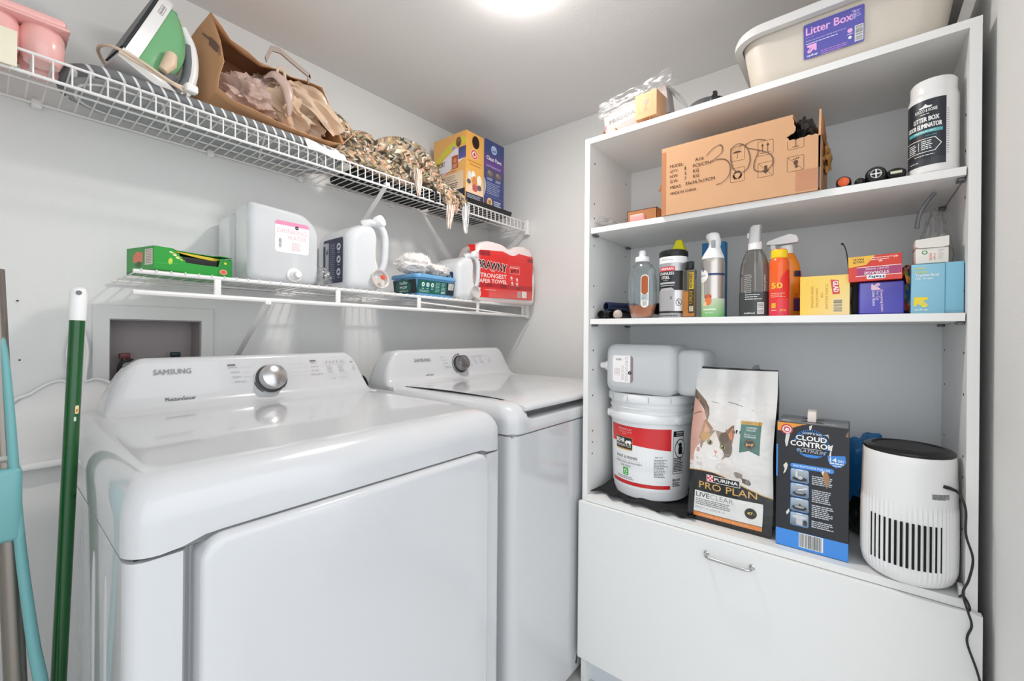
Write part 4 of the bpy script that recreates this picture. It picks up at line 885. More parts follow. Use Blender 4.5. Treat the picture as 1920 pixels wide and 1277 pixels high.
# black cloth
t = cab('black_cloth', 'rumpled black cloth spread under the white paint bucket', 'cloth', 1.156, .632, Z0)
def clothf(a, b):
    x = .0 + .30 * a; e = .016 * noise.noise(Vector((a * 6, 0, 3))) + .012 * noise.noise(Vector((a * 14, 1, 3)))
    y = (.012 + e + .022 * math.exp(-((a - .12) / .07) ** 2)) + b * .26
    edge = max(0, 1 - b * 7)
    z = .0012 + max(0, .010 * noise.noise(Vector((a * 7, b * 6, 1))) + .006) * (1 if b < .28 else .12) + .018 * edge * max(0, noise.noise(Vector((a * 5.3, 2, 7))) + .25)
    z += .022 * math.exp(-((a - .10) / .07) ** 2 - ((b - .25) / .22) ** 2) * (1 if b < .5 else 0)
    if .12 < a < .93 and b > .22: z = min(z, .0018)
    return (x, y, z)
v, f = sheet(clothf, 60, 50); n = len(v); v2 = v + [(x, y, max(.0003, z - .0025)) for x, y, z in v]
f2 = f + [tuple(n + k for k in reversed(q)) for q in f]
for i in range(59): f2.append((i + 1, i, n + i, n + i + 1))
one((v2, f2), 'cloth', mat('black cotton', '1f1f21', .95, bump=.3, bscale=900), t)
# paint bucket
t = cab('paint_bucket', 'large white plastic paint bucket with red-banded label, water jug on top', 'bucket', 1.322, .505, Z0 + .0055)
Mbu = mat('white bucket plastic', 'e9eaeb', .35)
one(lathe([(.108, 0), (.112, .004), (.1155, .09), (.119, .21), (.1195, .232)], 72), 'body', Mbu, t)
one(lathe([(.119, .225), (.1255, .226), (.127, .229), (.127, .246), (.1245, .250), (.1205, .251), (.1205, .262), (.1235, .263), (.1245, .267), (.1205, .271), (.1205, .286)], 72, cap=(False, False)), 'collar_rings', Mbu, t)
one(lathe([(.121, .283), (.1275, .284), (.1285, .288), (.1285, .303), (.126, .308), (.12, .309), (.116, .305), (.114, .302), (.001, .302)], 72), 'lid', Mbu, t)
for a in (-62, -38, -10, 18, 46): one(bx(-.001, .001, -.1292, -.127, .287, .303), 'lid_notch', mat('grey seam b', 'a8a8aa', .5), t, M=RZ(a))
for s in (-1, 1): one(lathe([(.012, 0), (.011, .006), (.002, .008)], 18), 'handle_lug', Mbu, t, M=RZ(58 * s) @ TR(0, -.1265, .238) @ RX(90))
p = Print(); R0 = .1165; Rf = lambda v: .112 + .0073 * min(1, max(0, v / .21)) if v else .1155
p.rect(-.125, .028, .118, .212, 'f1f1f1', 1)
def arc(x): return .0
p.poly([(-.125, .212), (-.125, .160)] + [(-.125 + .20 * i / 12, .160 + .0 - .012 * (i / 12) + .004 * math.sin(PI * i / 12)) for i in range(1, 13)] + [(.075, .212)], 'd8262a', 2)
p.poly([(-.125, .048), (.075, .048), (.075, .037), (-.125, .037)], 'cf2428', 2)
p.text('INTERIOR FLAT', -.088, .1985, .05, .0055, 'f0b8b4', .02); p.text('EXTRA FLAT MATTE', -.088, .191, .05, .0038, 'f0b8b4'); p.text('BASE', -.07, .185, .014, .0035, 'f0b8b4')
p.rect(-.100, .139, -.036, .178, 'c9a050', 3, .003); p.rect(-.099, .143, -.037, .177, '1d1a1b', 4, .003)
p.text('BEHR', -.0975, .160, .036, .013, WHITE, .04, l=6); p.text('PREMIUM PLUS', -.0965, .148, .056, .0085, 'e8e0d0', .01, l=6)
p.poly([(-.060, .158), (-.060, .164), (-.055, .1685), (-.048, .168), (-.044, .170), (-.040, .166), (-.038, .162), (-.042, .160), (-.042, .156), (-.046, .156), (-.047, .160), (-.054, .160), (-.055, .156)], WHITE, 6)
p.text('PAINT & PRIMER', -.098, .114, .078, .0085, '5a5a5c', .01); p.line([(-.10, .109), (-.012, .109)], .0006, '9a9a9c')
p.text('DURABLE, LONG-LASTING FINISH', -.101, .0995, .092, .0055, '6a6a6c', .01); p.text('LOW ODOR', -.079, .090, .037, .0055, '6a6a6c', .01)
p.rect(-.070, .064, -.050, .087, '33b13c', 4, .003); p.ell(-.060, .077, .006, .006, 'd8f0d8', 5); p.ell(-.060, .0765, .003, .004, '33b13c', 6); p.rect(-.066, .0665, -.054, .0685, 'd8f0d8', 5)
p.lines(-.095, .058, .07, 2, .005, .0022, '8a8a8c', 3, 2, .2)
p.text('ZERO VOC', .028, .128, .022, .004, '4a4a4c', .01); p.lines(.026, .121, .040, 12, .0045, .0026, '8a8a8c', 3, 3, .35)
p.box(.082, .082, .118, .205, .0014, BLACK, 3, .001); p.rect(.082, .19, .118, .206, BLACK, 3); p.text('WARNING', .090, .1985, .026, .005, WHITE, .02, l=5); p.lines(.090, .1935, .024, 1, .004, .002, WHITE, 5)
p.ell(.106, .155, .020, .028, BLACK, 3); p.ell(.106, .155, .0178, .0255, 'f1f1f1', 4); p.ell(.106, .165, .006, .007, BLACK, 5); p.rect(.099, .138, .114, .160, BLACK, 5, .004); p.line([(.094, .175), (.118, .135)], .002, BLACK, 6)
p.lines(.084, .125, .034, 9, .0046, .003, '3a3a3a', 4, 5, .2); p.text('BEHR', .082, .060, .028, .007, BLACK, .04); p.lines(.082, .054, .028, 3, .0045, .0028, '3a3a3a', 4, 6, .2)
def bucketmap(u, v, d):
    a = u / .1165 + math.radians(13); r = (.112 + (.1155 - .112) * v / .09 if v < .09 else .1155 + (.119 - .1155) * (v - .09) / .12) + d
    return Vector((r * math.sin(a), -r * math.cos(a), v))
p.build('label', bucketmap, t, du=.006)

# water jugs
def jug_outline(w, h): return roundpoly([(0, 0), (w, 0), (w, h * .78), (w * .80, h * .965), (w * .15, h), (0, h)], .032, 6)
Mj = M_jug
def jug_label(p, w, h, band, dark, txt):
    p.rect(0, 0, w, h, band, 1, .009); p.rect(0, 0, w, h * .6, 'f2eeee', 2, .009); p.rect(0, h * .3, w, h * .87, 'f2eeee', 2)
    p.ell(w * .63, h * .845, .0055, .0055, BLACK, 4); p.line([(w * .63 - .003, h * .845), (w * .63 + .003, h * .845)], .0012, WHITE, 5)
    p.text('DRINKING', w * .07, h * .62, w * .86, h * .14, txt, -.012); p.text('WATER', w * .36, h * .43, w * .55, h * .135, txt, -.012)
    p.bars(w * .1, h * .14, w * .2, h * .46, 16, vert=False, bg='f2eeee'); p.lines(w * .48, h * .34, w * .3, 8, h * .035, h * .014, 'c8a0aa', 3, 4)
t = thing('water_jug', 'large translucent drinking water jug standing upright on the lower wire shelf', 'water jug', (.455, 1.305, 1.2115), 0)
one(pillow(jug_outline(.200, .222), 0, .105, .02, b1=.014), 'body', Mj, t, ang=60)
one(pillow(roundpoly([(0, 0), (.19, 0), (.19, .17), (.15, .205), (.02, .21), (0, .20)], .03, 6), .11, .225, .016), 'rear_body', Mj, t, M=TR(-.008, 0, 0), ang=60)
one(bx(.03, .09, .100, .115, .06, .14, .004), 'bridge', Mj, t)
one(lathe([(.021, 0), (.021, .006), (.014, .009), (.014, .016), (.011, .018), (.011, .030), (.0085, .034), (.001, .034)], 28), 'spout', M_whiteP, t, M=TR(.122, .0, .026) @ RX(90))
p = Print(); jug_label(p, .098, .092, 'e58fb3', 1, 'e0a8ae'); p.build('label', flat((.068, .0, .090)), t, off=.0006)
t = cab('water_jug', 'translucent drinking water jug lying on its side on the bucket lid', 'water jug', 1.19, .598, Z0 + .3158)
ML = TR(.213, 0, 0) @ RY(-90)   # top of the jug to the right
v, f = pillow(roundpoly([(0, .0), (.145, .0), (.145, .205), (.0, .205)], .03, 6), 0, .17, .022); v = [(z, y, .145 - x) for x, y, z in v]
one((v, [tuple(reversed(q)) for q in f]), 'body', Mj, t, ang=60)
v, f = pillow(roundpoly([(.01, .0), (.138, .0), (.138, .075), (.01, .075)], .024, 6), .03, .17, .018); v = [(z + .200, y, .142 - x) for x, y, z in v]
one((v, [tuple(reversed(q)) for q in f]), 'handle_body', Mj, t, ang=60)
one(lathe([(.018, 0), (.018, .006), (.013, .008), (.013, .013), (.010, .015), (.010, .024), (.008, .030), (.001, .030)], 28), 'spout', M_whiteP, t, M=TR(.003, .03, .078) @ RY(-90))
p = Print(); jug_label(p, .080, .064, '8f8088', 1, 'a09a9e'); A = Matrix.Rotation(-PI / 2, 4, 'Y')
p.build('label', lambda u, v, d: Vector((.026 + v, -d, .112 - u)), t, off=.0006)

# cat food bag
t = cab('food_bag', 'tall black and white pet food bag with a cat picture, between bucket and litter carton', 'pet food bag', 1.192, .3535, Z0)
BW, BH = .1955, .405
def fyb(u, v):
    k = v / BH; b = -.012 * math.sin(PI * min(1, max(0, u / BW))) * math.sin(PI * min(1, k * 1.25)) if k < .8 else 0
    w = .0035 * noise.noise(Vector((u * 22, v * 15, 1))) * (1 if k > .35 else .4) + (.004 * noise.noise(Vector((u * 30, v * 6, 5))) if k > .6 else 0)
    return .034 * k ** 1.6 + b + w
def byb(u, v): k = v / BH; return fyb(u, v) + max(.004, .088 * (1 - k ** 2.2) + .004)
def xsh(u, v): k = v / BH; return u * (1 - .035 * k) + (.013 * k) + .002 * math.sin(k * 9)
def bl(v):
    N = 26; L = [(xsh(BW * i / N, v), fyb(BW * i / N, v), v) for i in range(N + 1)]
    m = (L[-1][1] + byb(BW, v)) / 2; gx = .004 + .012 * max(0, math.sin(PI * min(1, v / BH * 1.1)))
    L += [(xsh(BW, v) - gx, m, v)] + [(xsh(BW * i / N, v), byb(BW * i / N, v), v) for i in range(N, -1, -1)] + [(xsh(0, v) + gx, (fyb(0, v) + byb(0, v)) / 2, v)]
    return L
one(loft([bl(BH * i / 34) for i in range(35)]), 'bag', mat('black bag film', '18181a', .28, coat=.3), t, ang=60)
one(prism([(.142, .40), (.165, .403), (.160, .4165), (.150, .414)], .036, .038), 'corner_tab', mat('grey film', '6a6a6c', .3), t)
p = Print()
wave = [(0, .131), (.03, .134), (.06, .135), (.085, .130), (.11, .122), (.14, .111), (.17, .101), (BW, .096)]
p.poly([(x, z) for x, z in wave[:5]] + [(.11, .40), (0, .40)], ['d9d0ca'] * 5 + ['dfdddb', 'dcdcda'], 1); p.poly([wave[4], wave[5], wave[6], wave[7], (BW, .402), (.11, .40)], ['d9d6d2'] * 4 + ['e2ded9', 'dfdddb'], 1)
p.poly([(0, 0), (BW, 0)] + wave[::-1], '18181a', 3.5); p.line(wave, .0022, 'c99a4a', 3.7)
p.poly([(0, .14), (0, .33), (.008, .325), (.02, .30), (.034, .28), (.040, .262), (.036, .24), (.03, .2), (.02, .16)], ['c9988a', 'b98a78', 'c39482', 'd3a698', 'dcb4a8', 'd8b0a4', 'd0a496', 'cc9f90', 'caa092'], 2)
p.poly([(0, .345), (.012, .333), (.030, .315), (.040, .298), (.043, .28), (.039, .262), (.034, .275), (.028, .292), (.012, .312), (0, .322)], ['6b5648', '8a7364', '7a6556', '574539', '8a7466', '7d6a5c', 'a58a7a', '6a5446', '574539', '4a3a30'], 3)
p.line([(.003, .277), (.012, .283), (.022, .285)], .0018, '6b3f34', 4); p.line([(.082, .317), (.105, .314), (.130, .307), (.152, .298)], .0016, '75695e', 3); p.line([(.045, .314), (.062, .312)], .0012, '75695e', 3)
# cat
p.ell(.060, .150, .052, .040, 'e4ddd8', 2); p.ell(.045, .165, .035, .045, 'ece7e3', 2); p.ell(.105, .140, .040, .022, 'ddd6d2', 2, -20); p.ell(.128, .134, .020, .009, '8a7e74', 3, -35); p.ell(.138, .128, .012, .007, '5f544c', 3, -35); p.ell(.112, .130, .018, .012, 'd8d0ca', 3, -20)
p.poly([(.022, .215), (.030, .262), (.036, .268), (.062, .240), (.050, .215)], ['b98a70', 'c9a088', 'a87a60', '9a8474', 'c4ab9c'], 3); p.poly([(.032, .225), (.036, .258), (.050, .238)], 'd8a890', 4)
p.poly([(.082, .236), (.100, .258), (.1065, .262), (.108, .235), (.104, .205), (.09, .21)], ['8a7464', '8a6a54', '7a5a48', 'b4765a', '8a7060', '8a7a6c'], 3); p.poly([(.092, .232), (.104, .255), (.104, .222)], 'd08a68', 4)
p.ell(.065, .205, .0385, .037, 'a08c7c', 4); p.ell(.040, .222, .014, .012, 'c9a070', 5, 20); p.ell(.092, .205, .014, .026, '75675c', 5, 8); p.ell(.085, .226, .012, .014, '6a5c50', 5)
p.poly([(.063, .242), (.050, .222), (.034, .205), (.030, .188), (.040, .172), (.060, .165), (.082, .172), (.088, .186), (.078, .208), (.068, .228)], ['d8ccc2', 'e0d8d0', 'e8e2de', 'ece8e4', 'efebe8', 'efebe8', 'e8e2de', 'e0d8d2', 'e4dcd6', 'e4dcd4'], 6)
for x, y, rr_ in ((.0505, .210, 0), (.084, .203, 0)):
    p.ell(x, y, .0075, .0065, '3a3026', 7, -12); p.ell(x, y, .0062, .0054, 'a8a06a', 8, -12); p.ell(x + .0004, y + .0004, .0032, .0042, '15120f', 9); p.ell(x - .001, y + .0022, .0011, .0011, WHITE, 10)
p.poly([(.0615, .193), (.072, .190), (.0675, .184)], 'd98f8c', 8); p.line([(.0675, .185), (.067, .179), (.060, .176)], .0007, 'b07a74', 8); p.line([(.067, .179), (.074, .175)], .0007, 'b07a74', 8)
for s in (-1, 1):
    for i in range(3): p.line([(.066 + s * .010, .183 - i * .002), (.066 + s * .034, .187 - i * .007)], .0004, 'f6f4f2', 8)
# green badge
p.poly([(.122, .196), (.1435, .203), (.167, .1935), (.167, .2665), (.122, .2665)], '3c6b60', 3); p.rect(.121, .2665, .168, .275, 'c99a3e', 3); p.text('CLINICALLY PROVEN', .125, .269, .038, .0035, '4a3a1a', .01)
p.text('ALLERGEN', .134, .257, .023, .004, 'd8e0dc', .02); p.text('REDUCER', .135, .251, .02, .004, 'd8e0dc', .02); p.line([(.130, .2475), (.160, .2475)], .0004, 'a8b8b0'); p.text('REDUIT LES', .131, .2405, .026, .004, 'd8e0dc', .02); p.text('ALLERGENES', .131, .235, .027, .004, 'd8e0dc', .02)
p.ell(.1445, .219, .0125, .0125, '1a1a18', 5); p.ell(.1445, .219, .011, .011, 'b8924a', 6); p.ell(.1445, .219, .0105, .0105, '1a1a18', 7)
p.poly([(.137, .2145), (.1365, .222), (.1385, .2215), (.140, .219), (.149, .2205), (.151, .2225), (.153, .220), (.1515, .217), (.1505, .2135), (.149, .2135), (.148, .217), (.141, .2165), (.139, .2135)], 'c99a4a', 9)
# lettering
p.rect(.045, .1085, .125, .1265, 'f0ecec', 4); p.rect(.0463, .1098, .1237, .1252, '1d1a1b', 5); p.rect(.0463, .1098, .062, .1252, 'd8303c', 6); p.text('PURINA', .0645, .1135, .0555, .0085, WHITE, .025, l=7)
for i in range(3):
    for j in range(3):
        if (i + j) % 2 == 0: p.rect(.0475 + i * .0046, .1108 + j * .0046, .0475 + (i + 1) * .0046, .1108 + (j + 1) * .0046, 'f6d8d8', 8)
p.text('PRO PLAN', .026, .088, .136, .0175, 'd3a860', .008)
p.rect(.0155, .0235, .175, .0795, 'e2e2de', 4, .001); p.rect(.0155, .0125, .175, .0235, 'df8844', 4); p.line([(.0155, .0238), (.175, .0238)], .0012, '2a2a28', 5)
p.text('LIVE', .019, .064, .034, .0125, '4a4a4a', .02); p.text('CLEAR', .055, .064, .055, .0125, '7a7a7a', -.01); p.lines(.019, .0575, .085, 4, .0045, .0022, '7a7a78', 6, 3, .15); p.text('ADULT 1-6 / ADULTE 1-6', .019, .034, .072, .0048, '7a8a9a', .01)
p.text('chicken and rice formula', .03, .0155, .115, .005, 'f0b890', .01)
p.ell(.149, .051, .0135, .0135, '2a2622', 6); p.ell(.149, .051, .0125, .0125, 'c9b060', 7); p.ell(.149, .051, .0122, .0122, '2a2622', 8); p.text('47', .1415, .0475, .012, .0075, 'e8c870', .03, l=9); p.text('g', .155, .049, .002, .003, 'e8c870', l=9)
p.build('front_print', lambda u, v, d: Vector((xsh(u, v), fyb(u, v) - d, v)), t, M_inkB, du=.0085, dv=.012, off=.0004)
p = Print(); p.lines(.02, .29, .03, 14, .0045, .0018, 'b8b8b8', 3, 5, .2); p.lines(.024, .19, .02, 6, .004, .0014, 'a8a8a8', 3, 6, .2); p.rect(.018, .13, .045, .165, 'e0e0e0', 2); p.bars(.02, .132, .043, .163, 12); p.rect(.03, .10, .045, .106, 'c8303c', 2)
def sidem(u, v, d):
    y0, y1 = fyb(BW, v), byb(BW, v); m = (y0 + y1) / 2; k = u / .088; gx = .004 + .012 * max(0, math.sin(PI * min(1, v / BH * 1.1)))
    x = xsh(BW, v) - gx * (2 * k if k < .5 else 2 - 2 * k); return Vector((x + d, y0 + (y1 - y0) * k, v))
p.build('side_print', sidem, t, M_inkB, du=.011, dv=.02, off=.0008)

# litter carton
t = cab('litter_carton', 'black and blue cat litter carton with worn scuffs and a white carry strap', 'box', 1.178, .147, Z0, 0)
LW, LD, LH = .1345, .105, .289
one(bx(0, LW, 0, LD, 0, LH, .0012), 'box', mat('black printed card', '1c1e26', .38, coat=.2), t)
one(bx(.002, LW - .002, .002, LD, LH - .0005, LH + .0012), 'top_panel', mat('grey printed card', '77787a', .35, coat=.2), t, ang=0)
one(loft([[(.058, y - .001, z), (.074, y - .001, z), (.074, y + .001, z + .0015), (.058, y + .001, z + .0015)] for y, z in ((.028, LH - .001), (.028, LH + .014), (.034, LH + .023), (.051, LH + .026), (.068, LH + .022), (.074, LH + .012), (.074, LH - .001))]), 'carry_strap', mat('pale webbing', 'e3d8d0', .5), t)
for y in (.028, .074): one(prismxy([(.045, y - .004), (.055, y - .001), (.066, y - .005), (.082, y - .002), (.088, y + .002), (.076, y + .003), (.064, y + .006), (.05, y + .003)], LH + .0013, LH + .0018), 'torn_slot', mat('torn slot black', '0c0c0d', .9), t, ang=0)
p = Print()
p.rect(.0, 0, LW, LH, '1b1d25', 1); p.poly([(.002, LH - .001), (.002, .268), (.012, .268), (.05, .286), (.06, LH - .001)], 'e9993a', 2)
p.ell(.0205, .2725, .0118, .0118, 'c8343c', 4); p.ell(.0205, .2725, .0090, .0090, 'f0dede', 5); p.ell(.0205, .2725, .0065, .0065, 'c8343c', 6); p.poly([(.016, .270), (.019, .2765), (.024, .275), (.025, .270), (.021, .268)], 'f4e8e8', 7)
P_ = [(.067 + .0305 * math.cos(math.radians(a)), .2455 + .0305 * math.sin(math.radians(a))) for a in range(-150, 175, 8)]; p.line(P_, .0035, '3a86d8', 3); p.line([(.067 + .026 * math.cos(math.radians(a)), .2455 + .026 * math.sin(math.radians(a))) for a in range(10, 150, 8)], .0012, '6aa8e8', 3)
p.text('CLUMP & SEAL', .051, .2665, .036, .0042, 'e6eaee', .02); p.text('CLOUD', .038, .2515, .058, .0115, WHITE, .05, l=6); p.text('CONTROL', .0275, .237, .078, .0125, WHITE, .05, l=6); p.rect(.05, .2335, .086, .2343, WHITE, 6)
p.text('PLATINUM', .040, .2245, .052, .0075, 'a8acb4', .03, l=6, shear=.3); p.poly([(.045, .221), (.088, .221), (.078, .215), (.056, .215)], '3a86d8', 4)
p.poly([(.097, .225), (.128, .229), (.130, .215), (.122, .204), (.112, .200), (.102, .206), (.098, .214)], '3c88d8', 5); p.text('14', .101, .2125, .0125, .0095, WHITE, .05, l=7); p.text('DAY', .1155, .2135, .011, .0055, WHITE, .03, l=7); p.lines(.101, .2085, .026, 1, .004, .0025, WHITE, 7); p.lines(.106, .204, .016, 1, .004, .0015, WHITE, 7)
p.rect(.028, .186, .109, .1965, '3f8ee0', 4, .005); p.text('INSTRUCTIONS FOR USE', .034, .189, .068, .0045, 'e8f0fa', .02)
for i in range(4):
    y = .154 - i * .0335 - .0; p.rect(.0285, y, .0635, y + .0305, '5b9be0', 4, .004); p.grad(.030, y + .0015, .062, y + .029, '6b6f74', 'b8c0c8', 5)
    p.rect(.040, y + .0272, .052, y + .0298, 'd8e8fa', 6)
    if i == 0: p.ell(.046, y + .008, .014, .005, '2c2e33', 6); p.ell(.047, y + .011, .005, .004, 'c8ccd0', 7); p.rect(.038, y + .01, .042, y + .025, 'd8dce0', 6, .001)
    if i == 1: p.ell(.046, y + .008, .013, .005, '2c2e33', 6); p.ell(.046, y + .010, .009, .0025, '9aa0a6', 7); p.line([(.044, y + .016), (.060, y + .022)], .003, 'e0e4e8', 6)
    if i == 2: p.ell(.046, y + .009, .014, .006, '2c2e33', 6); p.ell(.046, y + .011, .010, .003, 'a0a4a8', 7); p.poly([(.044, y + .013), (.047, y + .019), (.050, y + .013)], '3a3c40', 8)
    if i == 3: p.ell(.046, y + .021, .013, .004, 'd0d4d8', 6); p.rect(.040, y + .003, .052, y + .017, 'c4c8cc', 6, .001); p.ell(.057, y + .010, .004, .006, '3a3c40', 6)
for y, n in ((.172, 5), (.141, 7), (.107, 7), (.071, 4)): p.lines(.069, y, .042, n, .0042, .0022, 'c8ccd2', 3, int(y * 1000), .35)
for q, c in (([(.019, .262), (.027, .264), (.025, .252), (.022, .235), (.019, .232), (.017, .245)], 'd9d6d2'), ([(.014, .188), (.020, .196), (.023, .190), (.021, .180), (.018, .172), (.014, .168), (.017, .180)], 'e0ddd8'), ([(.063, .285), (.069, .289), (.067, .278), (.064, .276)], 'ddd8d0'), ([(.088, .268), (.098, .272), (.100, .262), (.096, .268)], 'c8c4bc'), ([(.100, .246), (.107, .250), (.104, .236), (.103, .222), (.100, .226), (.102, .236)], 'e4e2de'), ([(.087, .184), (.095, .190), (.101, .178), (.099, .163), (.096, .150), (.093, .166)], 'b07a4e'), ([(.086, .187), (.092, .190), (.089, .178)], 'e8e4e0'), ([(.020, .080), (.026, .090), (.027, .082), (.022, .074)], 'dcdad6'), ([(.128, .272), (.1335, .286), (.1335, .27)], '8a6a50')): p.poly(q, c, 9)
p.rect(.0, .001, LW, .040, '3f8de0', 4); p.bars(.0455, .0065, .0905, .039, 26, l=6); p.rect(0, .16, .003, .235, '4a92e0', 4)
p.build('front_print', flat((0, 0, 0)), t, off=.0004)
p = Print(); p.rect(.001, .112, .02, LH - .002, 'eb9d3e', 1); p.rect(.0, .24, .02, .2415, '2a1a10', 2); p.rect(.001, 0, .02, .04, '3f8de0', 1)
p.build('side_print', flat((LW, 0, 0), (0, 1, 0), (0, 0, 1)), t)
p = Print(); p.lines(.01, .02, .02, 3, .006, .004, 'd8dadc', 3, 2); p.lines(.09, .02, .025, 2, .006, .004, 'd8dadc', 3, 3); p.lines(.07, .085, .04, 2, .006, .003, 'b8babc', 3, 4)
p.build('top_print', lambda u, v, d: Vector((u, v, LH + .0013 + d)), t)

t = cab('blue_bag', 'crumpled blue and black plastic bag behind the air purifier', 'plastic bag', 1.34, .005, Z0)
v, f = crumple(.030, .03, .12, .062, .045, .125, .16, 2, 21, 4); v = [(x, y, max(.002, z)) for x, y, z in v]
fc = [lin('1f6fae') if v[q[0]][2] > .10 + .03 * noise.noise(Vector(v[q[0]]) * 30) else lin('15171c') for q in f]
G().add((v, f, fc)).obj('bag', ink('blue film', .25, .4), t, 60, True)

# air purifier
t = cab('air_purifier', 'white cylindrical ribbed air purifier with black grille top, right end of shelf', 'air purifier', 1.2055, -.0825, Z0)
R = .0745; L = []; n = 240
for z, r, rib in ((0, .052, 0), (.002, .058, 0), (.007, .0655, 0), (.014, .0705, .2), (.024, .0732, .6), (.036, .0742, 1), (.06, R, 1), (.10, R, 1), (.14, R - .0003, 1), (.152, R - .0004, .8), (.162, R - .0005, .2), (.166, R - .0005, 0), (.20, R - .001, 0), (.24, R - .002, 0), (.253, R - .003, 0), (.256, R - .005, 0)):
    L.append([((r + rib * .0011 * (math.cos(60 * 2 * PI * j / n))) * math.cos(2 * PI * j / n), (r + rib * .0011 * (math.cos(60 * 2 * PI * j / n))) * math.sin(2 * PI * j / n), z) for j in range(n)])
one(loft(L), 'housing', mat('white purifier plastic', 'efeeed', .35), t, ang=30)
one(lathe([(.0700, .2545), (.0712, .257), (.0705, .261), (.066, .264), (.058, .2655), (.056, .263), (.054, .258), (.001, .256)], 64), 'top_ring', M_black, t)
g = G()
for i in range(-8, 9):
    y = i * .0062; hw = math.sqrt(max(0, .054 ** 2 - y * y)); g.add(tube(spline([(-hw, y - .006, .2625), (0, y + .004, .2645), (hw, y - .006, .2625)], 5), .0013, 6))
o = g.obj('grille_bars', mat('soft black bars', '3c3c3e', .5), t, label='fine curved black grille bars'); o['kind'] = 'stuff'
Msl = mat('slot black', '0d0d0e', .8)
for i in range(14):
    a = math.radians(-50 + i * 6.6); w = .0009 + .0011 * math.sin(PI * (i + .6) / 14.2)
    s0 = one(bx(-w, w, -(R + .0014), -(R - .004), .0385 + .001 * i * .2, .128, .0004, 1, 1), 'slot', Msl, t, M=RZ(math.degrees(a)))
p = Print(); p.rect(0, 0, .032, .022, '9a9a9b', 1); p.lines(.002, .019, .027, 5, .0026, .0012, '5a5a5c', 2); p.text('FC', .0015, .0012, .007, .004, BLACK, .04); p.text('CE', .015, .0012, .004, .004, '2a2a2a', .02)
p.build('rating_label', cyl(0, 0, R - .001, .168, math.radians(24)), t, du=.003)
one(tube([(.047, -.058, .206), (.056, -.052, .203), (.066, -.043, .198)], [.0032, .0032, .0024], 10), 'plug', M_dark, t)
C = lambda x, y, z: (-(y + .0825), x - 1.2055, z - Z0)
one(tube(spline([C(1.158, -.146, .7795), C(1.145, -.152, .774), C(1.134, -.1565, .752), C(1.134, -.157, .708), C(1.134, -.166, .667), C(1.134, -.161, .627), C(1.136, -.154, .599), C(1.134, -.1605, .568), C(1.133, -.165, .545), C(1.134, -.1595, .513), C(1.134, -.174, .458), C(1.135, -.1865, .38), C(1.133, -.186, .2), C(1.12, -.185, .03), C(1.09, -.175, .003)], 7), .0019, 8), 'power_cord', M_dark, t)
one(tube(spline([C(1.152, -.152, .584), C(1.143, -.155, .592), C(1.137, -.160, .585), C(1.136, -.163, .574), C(1.139, -.162, .568)], 6), .0019, 8), 'power_cord_loop', M_dark, t)

# ================================================================== UPPER WIRE SHELF
UZ = 1.6201
t = thing('ironing_board', 'tabletop ironing board with grey and white striped cover, lying along upper wire shelf', 'ironing board', (.10, 1.292, UZ))
def stripes():
    m = bpy.data.materials.new('striped cotton'); m.use_nodes = True; nt = m.node_tree; p_ = nt.nodes['Principled BSDF']
    tc = nt.nodes.new('ShaderNodeTexCoord'); sx = nt.nodes.new('ShaderNodeSeparateXYZ'); a = nt.nodes.new('ShaderNodeMath'); a.operation = 'MULTIPLY_ADD'; a.inputs[1].default_value = 40; 
    b = nt.nodes.new('ShaderNodeMath'); b.operation = 'FRACT'; c = nt.nodes.new('ShaderNodeMath'); c.operation = 'LESS_THAN'; c.inputs[1].default_value = .22
    z = nt.nodes.new('ShaderNodeMath'); z.operation = 'MULTIPLY'; z.inputs[1].default_value = 22
    mx = nt.nodes.new('ShaderNodeMixRGB'); mx.inputs[1].default_value = (*lin('77797b'), 1); mx.inputs[2].default_value = (*lin('e8e8e6'), 1)
    nt.links.new(tc.outputs['Object'], sx.inputs[0]); nt.links.new(sx.outputs['X'], a.inputs[0]); nt.links.new(sx.outputs['Z'], z.inputs[0]); nt.links.new(z.outputs[0], a.inputs[2])
    nt.links.new(a.outputs[0], b.inputs[0]); nt.links.new(b.outputs[0], c.inputs[0]); nt.links.new(c.outputs[0], mx.inputs[0]); nt.links.new(mx.outputs[0], p_.inputs['Base Color']); p_.inputs['Roughness'].default_value = .9
    return m
bl_ = rr(0, .66, 0, .235, .09, 10)
def zl(q, z): return [(x, y, z) for x, y in rr(q, .66 - q, q, .235 - q, .09, 10)]
one(loft([zl(.010, .010), zl(.002, .012), zl(0, .018), zl(0, .027), zl(.003, .032), zl(.012, .034)]), 'striped_cover', stripes(), t, ang=60)
one(loft([zl(.016, .004), zl(.012, .0055), zl(.012, .0105), zl(.016, .011)]), 'underside_felt', mat('grey felt mesh', 'a9abac', .9, bump=.6, bscale=500, var=.25, vscale=60), t, ang=60)
one(tube([(x, y, .004) for x, y in rr(.03, .60, .03, .205, .07, 8)] + [(.53, .03, .004)], .0032, 8), 'frame_tube', M_wirew, t)
for x in (.17, .40): one(tube([(x, .03, .0032), (x + .05, .205, .0032)], .003, 8), 'folded_leg', M_wirew, t)

